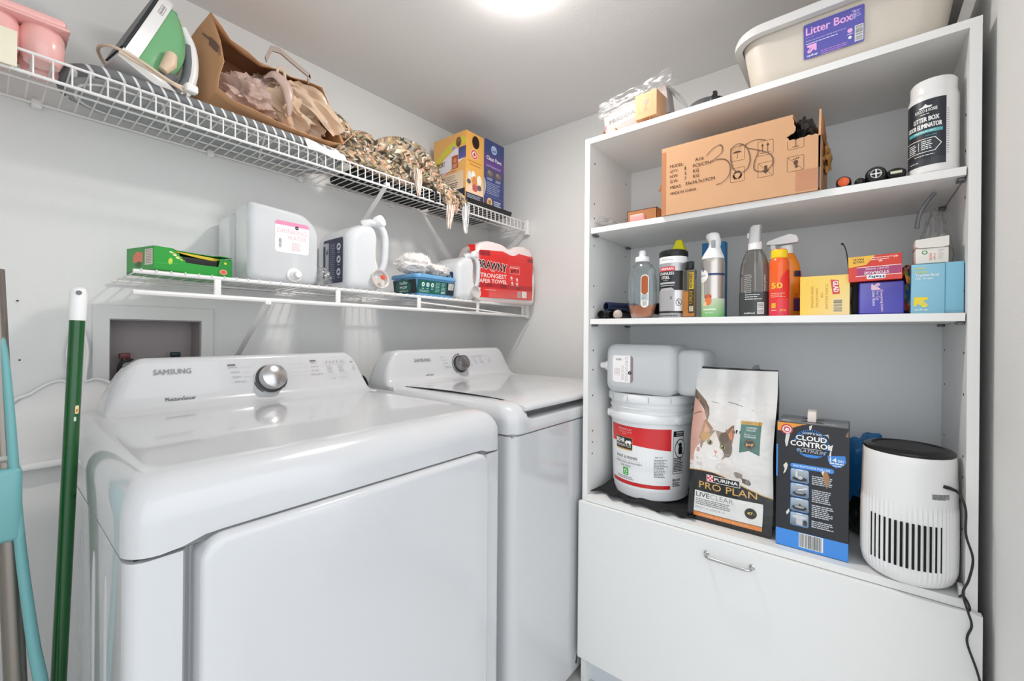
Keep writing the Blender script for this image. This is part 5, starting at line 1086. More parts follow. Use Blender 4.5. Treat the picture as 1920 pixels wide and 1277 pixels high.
# iron
t = thing('clothes_iron', 'green and white steam iron standing on its heel on the ironing board', 'iron', (.178, 1.335, UZ + .0365), 8)
ax = Vector((.385, 0, .923)).normalized(); nm = Vector((.923, 0, -.385)).normalized()
O_ = Vector((0.004, 0, .052))
def IR(s, h, y): p_ = O_ + ax * s + nm * h; return (p_.x, y, p_.z)
def ihw(s, L=.215): return .052 * math.sqrt(max(0.0004, 1 - (s / L) ** 2.2)) if s > 0 else .052
def islab(h0, h1, k0=1, k1=1, s0=0, s1=.213, n=18):
    L = []
    for i in range(n + 1):
        s = s0 + (s1 - s0) * (1 - (1 - i / n) ** 1.5); w = ihw(s)
        L.append([IR(s, h0, -w * k0), IR(s, h1, -w * k1), IR(s, h1, w * k1), IR(s, h0, w * k0)])
    return loft(L)
one(islab(0, .007), 'soleplate', mat('dark grey soleplate', '3c3e42', .35, metal=.5), t, ang=50)
one(islab(.007, .033, .97, .84, 0, .208), 'skirt', M_whiteP, t, ang=50)
L = []
for i in range(20):
    s = .002 + .19 * i / 19; w = ihw(s) * .72; top = .036 + .074 * math.sin(PI * min(1, (s + .06) / .27)) ** .8; cut = max(.0, 1)
    L.append([IR(s, .034, -w), IR(s, (top + .036) / 2, -w * .95), IR(s, top - .008, -w * .7), IR(s, top, 0), IR(s, top - .008, w * .7), IR(s, (top + .036) / 2, w * .95), IR(s, .034, w)])
one(loft(L), 'water_tank', mat('green translucent plastic', '8fd69c', .12, trans=.4, coat=.3), t, ang=70)
hp_ = spline([Vector(IR(.178, .070, 0)), Vector(IR(.150, .102, 0)), Vector(IR(.105, .126, 0)), Vector(IR(.055, .138, 0)), Vector(IR(.01, .135, 0)), Vector(IR(-.022, .120, 0))], 6)
one(tube(hp_, [.011 + .003 * math.sin(PI * i / 30) for i in range(len(hp_))], 14), 'handle', M_whiteP, t)
one(tube(spline([Vector(IR(.145, .094, -.003)), Vector(IR(.10, .117, -.003)), Vector(IR(.05, .128, -.003)), Vector(IR(.0, .122, -.003))], 6), .0105, 14), 'handle_grip', mat('grey rubber grip', '6d7074', .6), t)
one(loft([[IR(s, h, y) for h, y in ((.004, -w), (.085, -w * .85), (.128, -w * .45), (.134, 0), (.128, w * .45), (.085, w * .85), (.004, w))] for s, w in ((-.022, .044), (-.012, .050), (.002, .050), (.006, .044))]), 'heel', M_whiteP, t, ang=60)
one(loft([[IR(s, h, y) for h, y in ((.07, -w), (.10, -w), (.115, 0), (.10, w), (.07, w))] for s, w in ((.004, .036), (.03, .03), (.05, .02))]), 'grey_panel', mat('grey rubber grip', '6d7074', .6), t, ang=60)
one(tube([IR(.07, .075, -.0415), IR(.045, .08, -.045), IR(.02, .078, -.0415)], [.012, .015, .010], 12), 'pale_dial', mat('beige plastic b', 'e3c9ae', .4), t)
one(tube([IR(.125, .10, 0), IR(.131, .122, 0)], .006, 12), 'steam_button', M_dark, t)
p = Print(); p.box(0, 0, .030, .010, .0006, '4a4a4a', 2, .001); p.text('BLACK+DECKER', .002, .003, .026, .004, '3a3a3a', .01)
pk = Vector(IR(.135, .012, 0))
hw_ = ihw(.15)
p.build('badge', lambda u, v, d: Vector(IR(.143 + u, .026 - v * .95, -(ihw(.143 + u) * (.97 - .15 * (.019 - v) / .029) + d))), t, du=.004, off=.0012)
cd = spline([(-.004, -.062, .030), (.06, -.068, .012), (.11, -.07, -.000), (.13, -.03, .004), (.12, .055, .006), (.03, .065, .03), (-.016, .02, .05), (-.016, -.045, .042), (.03, -.070, .026), (.085, -.075, .006), (.128, -.066, .010)], 8)
one(tube(cd, .0034, 8), 'cord', mat('beige cord', 'dcc6b0', .6), t)
one(bx(.116, .143, -.082, -.060, .000, .020, .005), 'plug', M_whiteP, t)

# pink container and cream holder
t = thing('pink_container', 'glossy pink plastic container with bulging rounded sides and flat lid, upper left', 'container', (.0, 1.37, UZ))
Mp = mat('glossy pink plastic', 'fbc0ba', .18, coat=.5, sss=.1)
for j in (0, 1):
    for i in range(3):
        one(lathe([(.012, 0), (.026, .004), (.0325, .020), (.034, .042), (.0325, .062), (.029, .074), (.02, .078)], 32, .072 - i * .062, -.040 + j * .062), 'cup', Mp, t)
one(bx(-.095, .105, -.078, .062, .077, .097, .008, 3, 5), 'lid', Mp, t); one(bx(-.100, .110, -.082, .066, .073, .079, .003, 2, 6), 'lid_rim', Mp, t)
t = thing('shelf_holder', 'plain cream plastic holder clipped over the front rail, far left of upper shelf', 'holder', (-.01, 1.266, 1.576))
one(bx(-.05, .046, -.004, .001, 0, .066, .0015), 'plate', mat('cream plastic', 'f3ecd4', .4), t); one(bx(-.05, .046, -.004, .014, .0655, .0685, .001), 'top_hook', mat('cream plastic', 'f3ecd4', .4), t)

# paper bag
t = thing('paper_bag', 'open brown paper grocery bag lying on its side, full of plastic bags', 'paper bag', (0, 0, 0))
R0_ = [(.367, 1.904), (.390, 1.882), (.413, 1.858), (.452, 1.842), (.493, 1.828), (.530, 1.836), (.574, 1.838), (.620, 1.846), (.664, 1.842), (.690, 1.812), (.712, 1.76), (.742, 1.690), (.70, 1.676), (.64, 1.674), (.58, 1.671), (.52, 1.673), (.47, 1.679), (.42, 1.690), (.383, 1.712), (.388, 1.75), (.398, 1.79), (.388, 1.84)]
R1_ = [(.364, 1.905), (.39, 1.903), (.42, 1.90), (.46, 1.897), (.50, 1.892), (.54, 1.889), (.58, 1.886), (.62, 1.88), (.66, 1.874), (.69, 1.85), (.71, 1.78), (.72, 1.68), (.68, 1.662), (.62, 1.6595), (.56, 1.6585), (.51, 1.6585), (.46, 1.6585), (.40, 1.6585), (.368, 1.662), (.365, 1.72), (.364, 1.78), (.364, 1.85)]
L = []
for i in range(9):
    k = i / 8; y = 1.318 + .19 * k + 0; q = []
    for j, (a, b) in enumerate(zip(R0_, R1_)):
        kk = min(1, k * 1.6); kk = kk * kk * (3 - 2 * kk); x = a[0] + (b[0] - a[0]) * kk; z = a[1] + (b[1] - a[1]) * kk
        nz = noise.noise(Vector((x * 14, y * 14, z * 14))) * .007; yy = y + (.016 * noise.noise(Vector((j * .9, 2, 4))) if i == 0 else 0) + (0.01 if i == 0 and 8 < j < 12 else 0)
        if i == 0 and z < 1.70: yy -= .012
        q.append((x + nz * .5, yy, max(1.6572, z + nz)))
    L.append(q)
v, f = loft(L, False, True); 
g = G().add((v, f)); o = g.obj('bag', mat('brown kraft paper', 'cf9e74', .85, bump=.25, bscale=30), t, 28); md = o.modifiers.new('s', 'SOLIDIFY'); md.thickness = .0012; md.offset = 0
Mpap = mat('brown kraft paper', 'cf9e74')
hm = mat('grey brown paper strap', 'a5968c', .8)
one(loft([[(x, 1.305 + .003, z) for x, z in ((a, b), (a + .004, b - .014))] + [(x, 1.302, z) for x, z in ((a + .004, b - .014), (a, b))] for a, b in ((.493, 1.845), (.508, 1.885), (.53, 1.890), (.56, 1.878), (.605, 1.862), (.618, 1.857), (.612, 1.838))]), 'handle', hm, t)
o = one(bx(-.001, .001, -.006, .006, -.03, .03), 'rim_flap', mat('brown kraft paper', 'cf9e74'), t, M=TR(.742, 1.30, 1.70) @ RY(40))
p = Print(); cc = '6b4630'
p.poly([(0, .0), (.026, -.026), (.040, -.012), (.013, .016)], cc, 2); p.poly([(.030, -.033), (.040, -.036), (.046, -.018), (.041, -.011)], '9a6a4a', 3); p.poly([(.005, .010), (-.012, .026), (-.016, .032), (-.012, .033), (.010, .014)], cc, 2)
bvh = None
from mathutils.bvhtree import BVHTree
bt = BVHTree.FromPolygons([tuple(q) for q in g.v], [tuple(q) for q in g.f])
def onbag(u, v, d):
    # left side panel seen edge-on from the front: wrap on the -x/-y facing side
    k = max(0, min(1, u / .05 + .35)); q = Vector((.30, 1.315 + .055 - u * 1.0, 1.845 + v)); h = bt.ray_cast(q, Vector((1, 0.0, 0)))
    return (h[0] if h[0] else Vector((.364, q.y, q.z))) + Vector((-.0012 - d, 0, 0))
p.build('bottle_emblem', onbag, t, off=.0004)
Mtan = mat('tan shiny film', 'd8bb9f', .3, coat=.35, trans=.15)
Mtan2 = mat('pale tan film', 'c9ada0', .35, coat=.3, trans=.15)
v, f = crumple(0, 0, 0, .075, .06, .058, .42, 2.0, 3, 5); tag(one((v, f), 'plastic_grocery_bag', Mtan2, M=TR(.475, 1.385, 1.737)), 'crumpled tan plastic grocery bag at the left inside the paper bag', 'plastic bag', 'crumpled bags in the paper bag')
v, f = crumple(0, 0, 0, .085, .062, .060, .45, 1.9, 14, 5); tag(one((v, f), 'plastic_grocery_bag', Mtan, M=TR(.600, 1.375, 1.745) @ RY(25)), 'crumpled pale tan plastic grocery bag at the right inside the paper bag', 'plastic bag', 'crumpled bags in the paper bag')
v, f = crumple(0, 0, 0, .055, .055, .045, .4, 2.2, 25, 5); tag(one((v, f), 'plastic_grocery_bag', Mtan2, M=TR(.545, 1.43, 1.80)), 'crumpled tan plastic grocery bag wedged deepest in the paper bag', 'plastic bag', 'crumpled bags in the paper bag')
t = thing('plastic_grocery_bag', 'tan plastic grocery bag strip spilling over the right rim of the paper bag', 'plastic bag', (0, 0, 0), 0, 'crumpled bags in the paper bag')
v, f = sheet(lambda a, b: (lambda c: (c.x + (b - .5) * .075 * (1 - .3 * a), c.y + .012 * math.sin(b * 9 + a * 5) * .8 + .01 * noise.noise(Vector((a * 4, b * 7, 2))), c.z + .55 * (b - .5) * .075 + .006 * noise.noise(Vector((a * 6, b * 5, 8)))))(Vector((.560, 1.325, 1.815)).lerp(Vector((.705, 1.283, 1.700)), a) + Vector((0, 0, .022 * math.sin(PI * a)))), 40, 22)
one((v, f), 'film', Mtan, t)
one(tube(spline([(.50, 1.33, 1.80), (.52, 1.31, 1.81), (.55, 1.305, 1.79), (.56, 1.305, 1.75), (.565, 1.315, 1.71)], 8), [.003 + .012 * math.sin(PI * i / 33) for i in range(33)], 10, sq=.4), 'handle_loop', Mtan2, t)
one(tube(spline([(.535, 1.32, 1.79), (.530, 1.312, 1.83), (.545, 1.31, 1.835), (.552, 1.312, 1.80)], 8), [.004] * 25, 10, sq=.4), 'handle_loop', Mtan, t)
tag(one((lambda s_: s_)(sheet(lambda a, b: (.60 + .125 * a, 1.268 + .05 * b - .004 * math.sin(a * 6), 1.6265 - .012 * (1 - b) ** 2 * 1.2 + .0315 * min(1, b * 1.5) + .002 * math.sin(a * 8 + b * 3)), 20, 12)), 'white_sheet', mat('white thin sheet', 'efe6e4', .6)), 'thin white plastic sheet folded over the shelf lip below the paper bag', 'sheet')

# scarf
PAL = ['c4b094', '4a443c', 'b48c72', 'ddd2c2', '77705c', '8a7860', '9a8468', 'cda288', '9a958a', 'a8946e', '5a5648', '3a362f']
def knit(name, pts, rads, parent, sq=.8, nv=48, seed=0):
    P = spline(pts, 10); L = []; ref = Vector((0, -1, 0)); tot = 0; F = []; n = nv
    # resample
    S = [P[0]]; D = .0032; RAD = []; ln = [0]
    for a, b in zip(P, P[1:]): ln.append(ln[-1] + (b - a).length)
    N = int(ln[-1] / D); out = []; k = 0
    for i in range(N + 1):
        s = ln[-1] * i / N
        while k < len(P) - 2 and ln[k + 1] < s: k += 1
        w = (s - ln[k]) / max(1e-9, ln[k + 1] - ln[k]); out.append(P[k].lerp(P[k + 1], min(1, w)))
    for i, p_ in enumerate(out):
        t_ = (out[min(i + 1, N)] - out[max(i - 1, 0)]).normalized(); ref = (ref - t_ * ref.dot(t_)).normalized(); b = t_.cross(ref)
        f_ = i / N * (len(rads) - 1); a0 = int(min(f_, len(rads) - 2)); r = rads[a0] + (rads[a0 + 1] - rads[a0]) * (f_ - a0); q = []
        for j in range(n):
            an = 2 * PI * j / n; st = abs(math.sin(PI * j / 6)); ph = 2 * PI * (i + 1.1 * abs((j % 6) - 3)) / 3.4
            d = 1 + .13 * st + .09 * math.sin(ph) + .16 * noise.noise(Vector((i * .05, math.cos(an) * 1.2, math.sin(an) * 1.2 + seed)))
            q.append(p_ + (ref * math.cos(an) * sq + b * math.sin(an)) * r * d)
        L.append(q)
    v, f = loft(L); fc = []; rr_ = random.Random(seed); tab = {}
    for q in f:
        if len(q) > 4: fc.append(lin(PAL[0])); continue
        i, j = q[0] // n, q[0] % n; key = (int((i + 1.1 * abs((j % 6) - 3)) / 2.2), j // 3)
        if key not in tab: tab[key] = lin(rr_.choice(PAL))
        fc.append(tab[key])
    return G().add((v, f, fc)).obj(name, ink('knitted yarn', .95, 0), parent, 60, True)
t = thing('knit_scarf', 'thick multicoloured brown knitted scarf with fringe, heaped on upper wire shelf', 'scarf', (0, 0, 0))
knit('scarf_fold', [(.690, 1.36, 1.755), (.715, 1.345, 1.765), (.750, 1.335, 1.735), (.775, 1.325, 1.70), (.82, 1.32, 1.672), (.88, 1.315, 1.66), (.95, 1.32, 1.655), (1.02, 1.33, 1.66)], [.020, .026, .026, .028, .030, .030, .026], t, seed=1)
knit('scarf_fold', [(.775, 1.42, 1.73), (.81, 1.39, 1.752), (.85, 1.37, 1.752), (.885, 1.38, 1.72), (.90, 1.40, 1.69)], [.018, .024, .026, .024, .02], t, seed=2)
knit('scarf_fold', [(.86, 1.36, 1.705), (.90, 1.345, 1.728), (.95, 1.335, 1.745), (1.00, 1.33, 1.752), (1.05, 1.325, 1.742), (1.09, 1.32, 1.715), (1.115, 1.305, 1.675), (1.135, 1.280, 1.64), (1.15, 1.258, 1.605), (1.160, 1.250, 1.578)], [.024, .034, .038, .040, .040, .036, .030, .026, .024, .021], t, seed=3)
knit('scarf_fold', [(.90, 1.31, 1.70), (.94, 1.295, 1.715), (.98, 1.295, 1.70), (1.01, 1.30, 1.675), (1.05, 1.30, 1.665), (1.09, 1.30, 1.655)], [.024, .028, .028, .026, .024], t, seed=4)
knit('scarf_fold', [(.715, 1.31, 1.655), (.76, 1.305, 1.652), (.82, 1.305, 1.648), (.90, 1.31, 1.645), (.98, 1.315, 1.642), (1.05, 1.32, 1.642)], [.020, .026, .024, .022, .020], t, sq=.8, seed=5)
knit('scarf_fold', [(1.12, 1.36, 1.665), (1.16, 1.33, 1.66), (1.20, 1.295, 1.642), (1.222, 1.262, 1.615), (1.230, 1.252, 1.585)], [.022, .024, .020, .018, .014], t, seed=6)
def fringe(x, y, z, ln, n, spread, cols, seed, lean=0):
    r = random.Random(seed); g = G()
    for i in range(n):
        a, b = r.uniform(-spread, spread), r.uniform(-spread * .6, spread * .6); l_ = ln * r.uniform(.7, 1)
        pts = [(x + a, y + b, z + .006), (x + a * .9 + r.uniform(-.004, .004) + lean * .4, y + b - .002, z - l_ * .35), (x + a * .6 + r.uniform(-.005, .005) + lean * .8, y + b * .7, z - l_ * .7), (x + a * .5 + lean, y + b * .5, z - l_)]
        g.add(tube(spline(pts, 4), [.0016] * 12 + [.0007], 5), None, lin(r.choice(cols)))
    o = g.obj('fringe', ink('knitted yarn', .95, 0), t, 60, True); o['kind'] = 'stuff'; return o
fringe(1.153, 1.250, 1.582, .105, 46, .016, ['e6e2da', 'd8d2c8', 'e0b8a0', 'c99a80', 'f0eee8'], 1, -.008)
fringe(1.175, 1.248, 1.60, .055, 34, .016, ['d8a890', 'e4c4b0', '7a6a58', 'd0b49c'], 2)
fringe(1.232, 1.248, 1.592, .12, 46, .014, ['e8e8e6', 'c8c8c6', '9a9a98', 'f4f4f2'], 3, .0)
fringe(1.000, 1.262, 1.665, .09, 34, .014, ['ecd0bc', 'd8d4cc', 'e0b8a0', 'c8ccd0'], 4, .004)
t = thing('folded_fabric', 'flat folded black fabric lying beneath the knitted scarf on the wire shelf', 'fabric', (0, 0, 0))
one(pillow(roundpoly([(.80, UZ), (1.235, UZ), (1.235, UZ + .018), (.80, UZ + .022)], .006), 1.335, 1.525, .006), 'fabric', mat('black cotton', '1f1f21'), t)
one(tube(spline([(1.06, 1.30, UZ + .003), (1.075, 1.285, UZ + .0035), (1.085, 1.262, UZ - .005), (1.086, 1.262, 1.585), (1.095, 1.28, 1.577), (1.10, 1.30, 1.585)], 6), .004, 8), 'strap_end', M_black, t)

# boxes at the right end of the upper shelf
t = thing('black_tray', 'shallow black plastic tray on upper wire shelf under the orange and navy cartons', 'tray', (1.262, 1.268, UZ))
one(rtub(0, .305, 0, .262, .020, 0, .003, wall=.003, floor_=.003, rad=.015), 'tray', M_black, t)
t = thing('orange_carton', 'orange-yellow cardboard carton with round hand hole, left of the navy carton', 'box', (1.272, 1.288, UZ + .0045), 0)
OW, OD, OH = .1085, .205, .305
v, f = bx(0, OW, 0, OD, 0, OH)
one((v, f), 'box', mat('orange card', 'e9aa55', .5), t, ang=0)
one(lathe([(.020, 0), (.020, .0012)], 32), 'hand_hole', mat('hole dark', '2a160c', .9), t, M=TR(.058, .0, OH - .036) @ RX(90) @ Matrix.Diagonal((1.1, 1.35, 1, 1)))
p = Print(); p.rect(0, 0, OW, OH, 'e8ab52', 1); p.grad(.0, .045, OW, .12, 'f2d0b0', 'eab468', 2); p.rect(0, 0, OW, .045, '232b47', 3); p.lines(.008, .036, .09, 6, .0058, .0022, 'c8ccd8', 4, 3, .2)
p.ell(.050, .215, .021, .021, 'f4e4dc', 4); p.ell(.050, .215, .019, .019, 'c8303c', 5); p.ell(.050, .215, .0135, .0135, 'f4e4dc', 6); p.poly([(.043, .209), (.046, .221), (.052, .224), (.059, .217), (.057, .210), (.051, .207)], 'c8303c', 7)
p.lines(.012, .180, .085, 1, .006, .0035, '9a6a28', 4); p.lines(.022, .166, .07, 1, .006, .0035, '9a6a28', 4)
for x, y, rx, ry, c in ((.022, .12, .010, .018, 'd8dce0'), (.045, .125, .012, .018, 'f2efe8'), (.082, .11, .014, .022, 'f0ece4'), (.052, .10, .016, .022, 'd98a4a'), (.018, .092, .012, .010, '4a5468'), (.082, .078, .014, .012, '5a5a62'), (.055, .072, .018, .016, 'c05a52'), (.030, .07, .010, .008, 'e8dcd4'), (.045, .135, .008, .006, 'f6e8c8')): p.ell(x, y, rx, ry, c, 4)
p.build('front_print', flat((0, 0, 0)), t)
p = Print(); p.rect(0, 0, OD, OH, 'ecb364', 1); p.poly([(.0, .20), (.06, .245), (.12, .27), (.19, .285), (OD, .265), (OD, .25), (.15, .25), (.07, .22), (0, .17)], 'd8d23c', 2); p.poly([(.01, .15), (.07, .21), (.14, .24), (OD, .235), (OD, .195), (.12, .16), (.05, .13)], 'e8e4ea', 3)
p.grad(.160, .19, OD, .24, '5a5aa8', '3a4068', 4); p.rect(.118, .155, .158, .212, 'b5562c', 5, .002); p.ell(.138, .19, .010, .010, 'd88a60', 6); p.lines(.122, .172, .032, 3, .006, .003, 'e8c0a0', 6)
p.ell(.160, .265, .017, .022, '8a5a3a', 5, 10); p.ell(.160, .255, .010, .012, '6a3c28', 6); p.ell(.13, .245, .012, .008, 'b09ad0', 5); p.text('SUPPORT', -.0, .178, .075, .022, '2a2024', .03); p.lines(.02, .145, .13, 2, .008, .004, 'c8705a', 4)
p.grad(.02, .06, .19, .138, 'f0d8c0', 'e6cba8', 4); p.lines(.03, .125, .12, 4, .0075, .003, '8a8078', 5, 9, .2); p.lines(.03, .09, .14, 3, .0085, .0042, '3a3430', 5, 11, .2)
p.rect(0.02, 0, .20, .062, '171c38', 5); p.ell(.115, .034, .030, .024, '7ab0d8', 6); p.ell(.115, .034, .024, .019, 'c0d4ec', 7); p.lines(.10, .04, .03, 3, .007, .003, '3a5a9a', 8); p.lines(.06, .008, .09, 1, .006, .0035, 'e8e8f0', 6)
p.build('side_print', flat((0, OD, 0), (0, -1, 0), (0, 0, 1)), t)
t = thing('navy_carton', 'navy blue and purple carton standing upright at the corner end of upper shelf', 'box', (1.392, 1.292, UZ + .0045), 0)
NW, ND, NH = .132, .20, .315
one(bx(0, NW, 0, ND, 0, NH, .001), 'box', mat('navy card', '343f6e', .45), t)
p = Print(); p.rect(0, 0, NW, NH, '36427a', 1); p.grad(0, .205, NW, .262, '6b3f8c', '36427a', 2); p.grad(0, .17, NW, .205, '36427a', '6b3f8c', 2); p.ell(.062, .278, .020, .020, 'a8c0e0', 4); p.ell(.062, .279, .015, .012, '5a78b0', 5); p.lines(.05, .285, .026, 2, .008, .004, 'e8f0fa', 6)
p.text('Clean Paws', .012, .225, .102, .018, 'e6e4f0', .03); p.text('Low Tracking Litter', .012, .193, .098, .010, 'c8cce0', .02)
for x in (.012, .068): p.rect(x, .150, x + .050, .184, '5a4e58', 4); p.ell(x + .025, .167, .018, .011, '7a6a64', 5); p.ell(x + .018, .172, .008, .006, 'a08c80', 6); p.lines(x + .006, .142, .038, 2, .007, .003, 'd0d4e4', 4)
p.lines(.014, .122, .10, 7, .008, .003, 'a8b0d0', 4, 7, .2); p.line([(.006, .062), (.126, .062)], .001, '7a86b8'); p.ell(.035, .036, .018, .020, 'e0c08a', 4); p.ell(.035, .038, .010, .010, 'b0763c', 5); p.rect(.018, .014, .052, .022, 'd8dcea', 5)
p.lines(.064, .044, .05, 4, .009, .0045, 'd8dcec', 4, 8, .25); p.lines(.012, .006, .1, 1, .006, .003, 'a8b0d0', 4)
p.build('front_print', flat((0, 0, 0)), t)
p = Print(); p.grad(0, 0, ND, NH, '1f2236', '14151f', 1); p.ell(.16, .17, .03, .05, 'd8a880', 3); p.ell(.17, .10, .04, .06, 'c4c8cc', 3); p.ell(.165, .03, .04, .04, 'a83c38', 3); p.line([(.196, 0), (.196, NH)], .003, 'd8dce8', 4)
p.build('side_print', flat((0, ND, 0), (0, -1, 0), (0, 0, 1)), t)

# ================================================================== LOWER WIRE SHELF
LZ = 1.2072
t = thing('green_box', 'bright green box of bin bags with torn black opening, left end of lower shelf', 'box', (.250, 1.292, LZ), 15)
Mg = mat('bright green card', '2f9e3f', .4, coat=.2)
GL, GD_, GH = .183, .118, .062
fpn = [(0, 0), (GL, 0), (GL, GH * .9), (.152, GH * .92), (.147, .034), (.10, .033), (.068, .034), (.066, .040), (.061, .041), (.060, .046), (.055, .048), (.053, .053), (.047, .055), (.040, GH), (0, GH)]
one(prism(fpn, 0, .0018), 'front_panel', Mg, t, ang=0)
one(prismxy([(0, 0), (.040, 0), (.055, .018), (.10, .022), (.145, .018), (.152, 0), (GL, 0), (GL, GD_), (0, GD_)], GH + .0002, GH + .002), 'top_panel', Mg, t, ang=0)
many([bx(0, GL, GD_ - .002, GD_, 0, GH), bx(.0, .0018, .0019, GD_, 0, GH), bx(GL - .0018, GL, .0019, GD_, 0, GH * .97), bx(.002, GL - .002, .0019, GD_, 0, .002)], 'side_panels', Mg, t, ang=0)
one(bx(.01, GL - .01, .006, GD_ - .006, .003, GH - .012, .006), 'black_bag_roll', mat('matt black film', '0b0b0c', .6), t)
one(prism([(.046, GH - .001), (.16, GH - .004), (.15, GH - .012), (.10, GH - .009), (.06, GH - .004)], .0162, .0172), 'yellow_liner', mat('yellow card b', 'd8c33a', .5), t)
p = Print(); p.rect(0, 0, .062, .010, '1f7a30', 2); p.poly([(.14, .0), (.183, 0), (.183, .055), (.155, .055)], '2a8a3a', 2)
for i, y in enumerate((.056, .050, .044)): p.ell(.036 + .007 * i, y - .002, .005, .0017, 'e8f2d8', 3, -12); p.ell(.044 + .007 * i, y - .005, .004, .0016, 'd8d83c', 3, -25)
p.ell(.034, .032, .0045, .008, 'c8dc4a', 3, -10); p.ell(.160, .022, .010, .007, 'e8a890', 3); p.ell(.160, .022, .007, .0045, 'e05a48', 4); p.ell(.165, .046, .004, .003, 'd8d83c', 3)
p.line([(.004, .024), (.05, .028)], .001, '5ac06a', 3); p.build('front_print', flat((0, 0, 0)), t)
p = Print(); p.poly([(.03, .028), (.07, .026), (.072, .050), (.045, .054), (.03, .046)], 'e8795a', 3); p.poly([(.035, .020), (.060, .014), (.066, .028), (.05, .030)], '2f5a2a', 4)
p.rect(.080, .020, .113, .058, 'd8dccc', 3); p.lines(.083, .054, .027, 9, .0038, .0016, 'a85a5a', 4, 2, .05); p.rect(0, 0, GD_, .008, '1f7a30', 2)
p.build('end_print', flat((0, GD_, 0), (0, -1, 0), (0, 0, 1)), t)

tag(one((lambda s_: ([(x, y, max(.001, z)) for x, y, z in s_[0]], s_[1]))(crumple(0, 0, .03, .028, .035, .036, .3, 2.4, 31, 4)), 'plastic_wrap', film('clear plastic bag'), M=TR(.668, 1.325, LZ)), 'small crumpled clear plastic wrap between water jug and detergent jug', 'plastic wrap')

def detergent(x, y, name, label, s=1.0, rz=0, lab='navy'):
    t = thing(name, label, 'detergent jug', (x, y, LZ + .0003), rz); t.scale = (s, s, s)
    out = roundpoly([(.0, .0), (.125, .0), (.135, .05), (.112, .12), (.118, .205), (.10, .236), (.05, .228), (.0, .19)], .028, 5)
    one(pillow(out, .0, .215, .035, 7, .03), 'body', M_hdpe, t, ang=70)
    one(tube(spline([(.070, .03, .228), (.095, .012, .238), (.122, .0, .228), (.137, -.004, .195), (.138, -.004, .15), (.136, .0, .10), (.125, .01, .06)], 6), [.018, .019, .018, .017, .016, .015, .0135, .013, .0125, .012, .012] + [.012] * 26, 14), 'handle', M_hdpe, t, ang=70)
    one(lathe([(.017, 0), (.0205, .003), (.021, .024), (.019, .027), (.001, .0275)], 32), 'cap', M_whiteP, t, M=TR(.113, .014, .243) @ RX(72) @ RY(22))
    c = one(lathe([(.020, -.01), (.021, .006), (.030, .010), (.034, .030), (.033, .032), (.029, .030), (.026, .014), (.001, .013)], 36), 'dosing_cup', mat('cloudy plastic', 'efe8e4', .3, trans=.35), t, M=TR(.112, .012, .042) @ RX(80))
    if lab == 'navy': one(lathe([(.0085, 0), (.0085, .004), (.007, .006), (.001, .006)], 20), 'tap_button', mat('orange red plastic', 'e0563c', .4), c, M=TR(.118, -.022, .052) @ RX(80))
    p = Print()
    if lab == 'navy':
        p.rect(.01, .0, .135, .150, '2b3152', 1, .006); p.rect(.005, .012, .045, .140, 'c9cfd6', 2, .004); p.rect(.008, .018, .022, .13, '2b3152', 3, .003)
        p.text('all', .026, .10, .015, .018, '2b3152', .04); p.lines(.052, .130, .034, 18, .0068, .0028, '8a90ac', 3, 7, .15)
        for k in range(3): p.ell(.110, .120 - k * .042, .0125, .0125, 'd8dce6', 3); p.rect(.103, .100 - k * .042, .117, .103 - k * .042, 'a8b0c8', 3); p.ell(.110, .120 - k * .042, .008, .004, '2b3152', 4, 20)
    else:
        p.rect(.02, .05, .125, .118, '24407a', 1, .01); p.text('all', .06, .066, .05, .032, 'e8eef6', .04)
    p.build('label', flat((0, .165, .028), (0, -1, 0), (0, 0, 1)), t, off=.0012)
    return t
detergent(.742, 1.292, 'detergent_jug', 'large white detergent jug with dark blue label and handle, beside the water jug')
detergent(1.2165, 1.268, 'detergent_jug', 'smaller white detergent jug with handle, between blue tub and red towel pack', .80, 0, 'blue')

t = thing('wipes_tub', 'blue plastic tub with dark green mop cloth label, fluff heaped on it', 'tub', (1.008, 1.272, LZ + .0002))
Mbl = mat('soft blue plastic', '6aa3d0', .35)
one(rtub(.004, .200, .004, .165, .084, 0, .010, rad=.016), 'tub', Mbl, t, ang=50)
g = G(); g.add(ring(-.002, .206, -.002, .171, .012, .072, .086, .010)); g.obj('rim', Mbl, t, 50)
p = Print(); p.rect(0, 0, .212, .050, '17414a', 1); p.rect(0, 0, .212, .050, '11464a', 1); p.rect(.168, .0, .212, .050, '15252c', 2); p.poly([(.004, 0), (.165, 0), (.165, .05), (.004, .05)], '0f5f57', 2)
for k in range(3): p.ell(.030 + k * .026, .033, .0085, .0085, 'd8e8e6', 4); p.poly([(.026 + k * .026, .029), (.034 + k * .026, .031), (.031 + k * .026, .038)], '0f5f57', 5); p.rect(.024 + k * .026, .017, .036 + k * .026, .019, 'd8e8e6', 4)
p.lines(.10, .042, .028, 7, .0055, .002, 'a8ccc8', 4, 3); p.lines(.135, .042, .024, 7, .0055, .002, 'a8ccc8', 4, 5); p.lines(.012, .010, .07, 2, .005, .002, 'a8ccc8', 4, 6); p.bars(.176, .022, .208, .047, 16); p.text('000', .135, .004, .022, .007, 'e8f0f0', .04)
p.build('front_label', lambda u, v, d: Vector((.009 + u * .87, .0145 - .0105 * (v + .016) / .084 - d, .014 + v)), t, off=.0012)
p = Print(); p.rect(0, 0, .14, .052, '18252b', 1); p.ell(.062, .027, .048, .029, '12645c', 2); p.text('Swiffer', .040, .035, .05, .012, 'd8e8e6', .03); p.text('MOP', .040, .018, .045, .011, 'e8f2f0', .05); p.text('REFILLS', .038, .008, .05, .005, 'd8e8e6', .02)
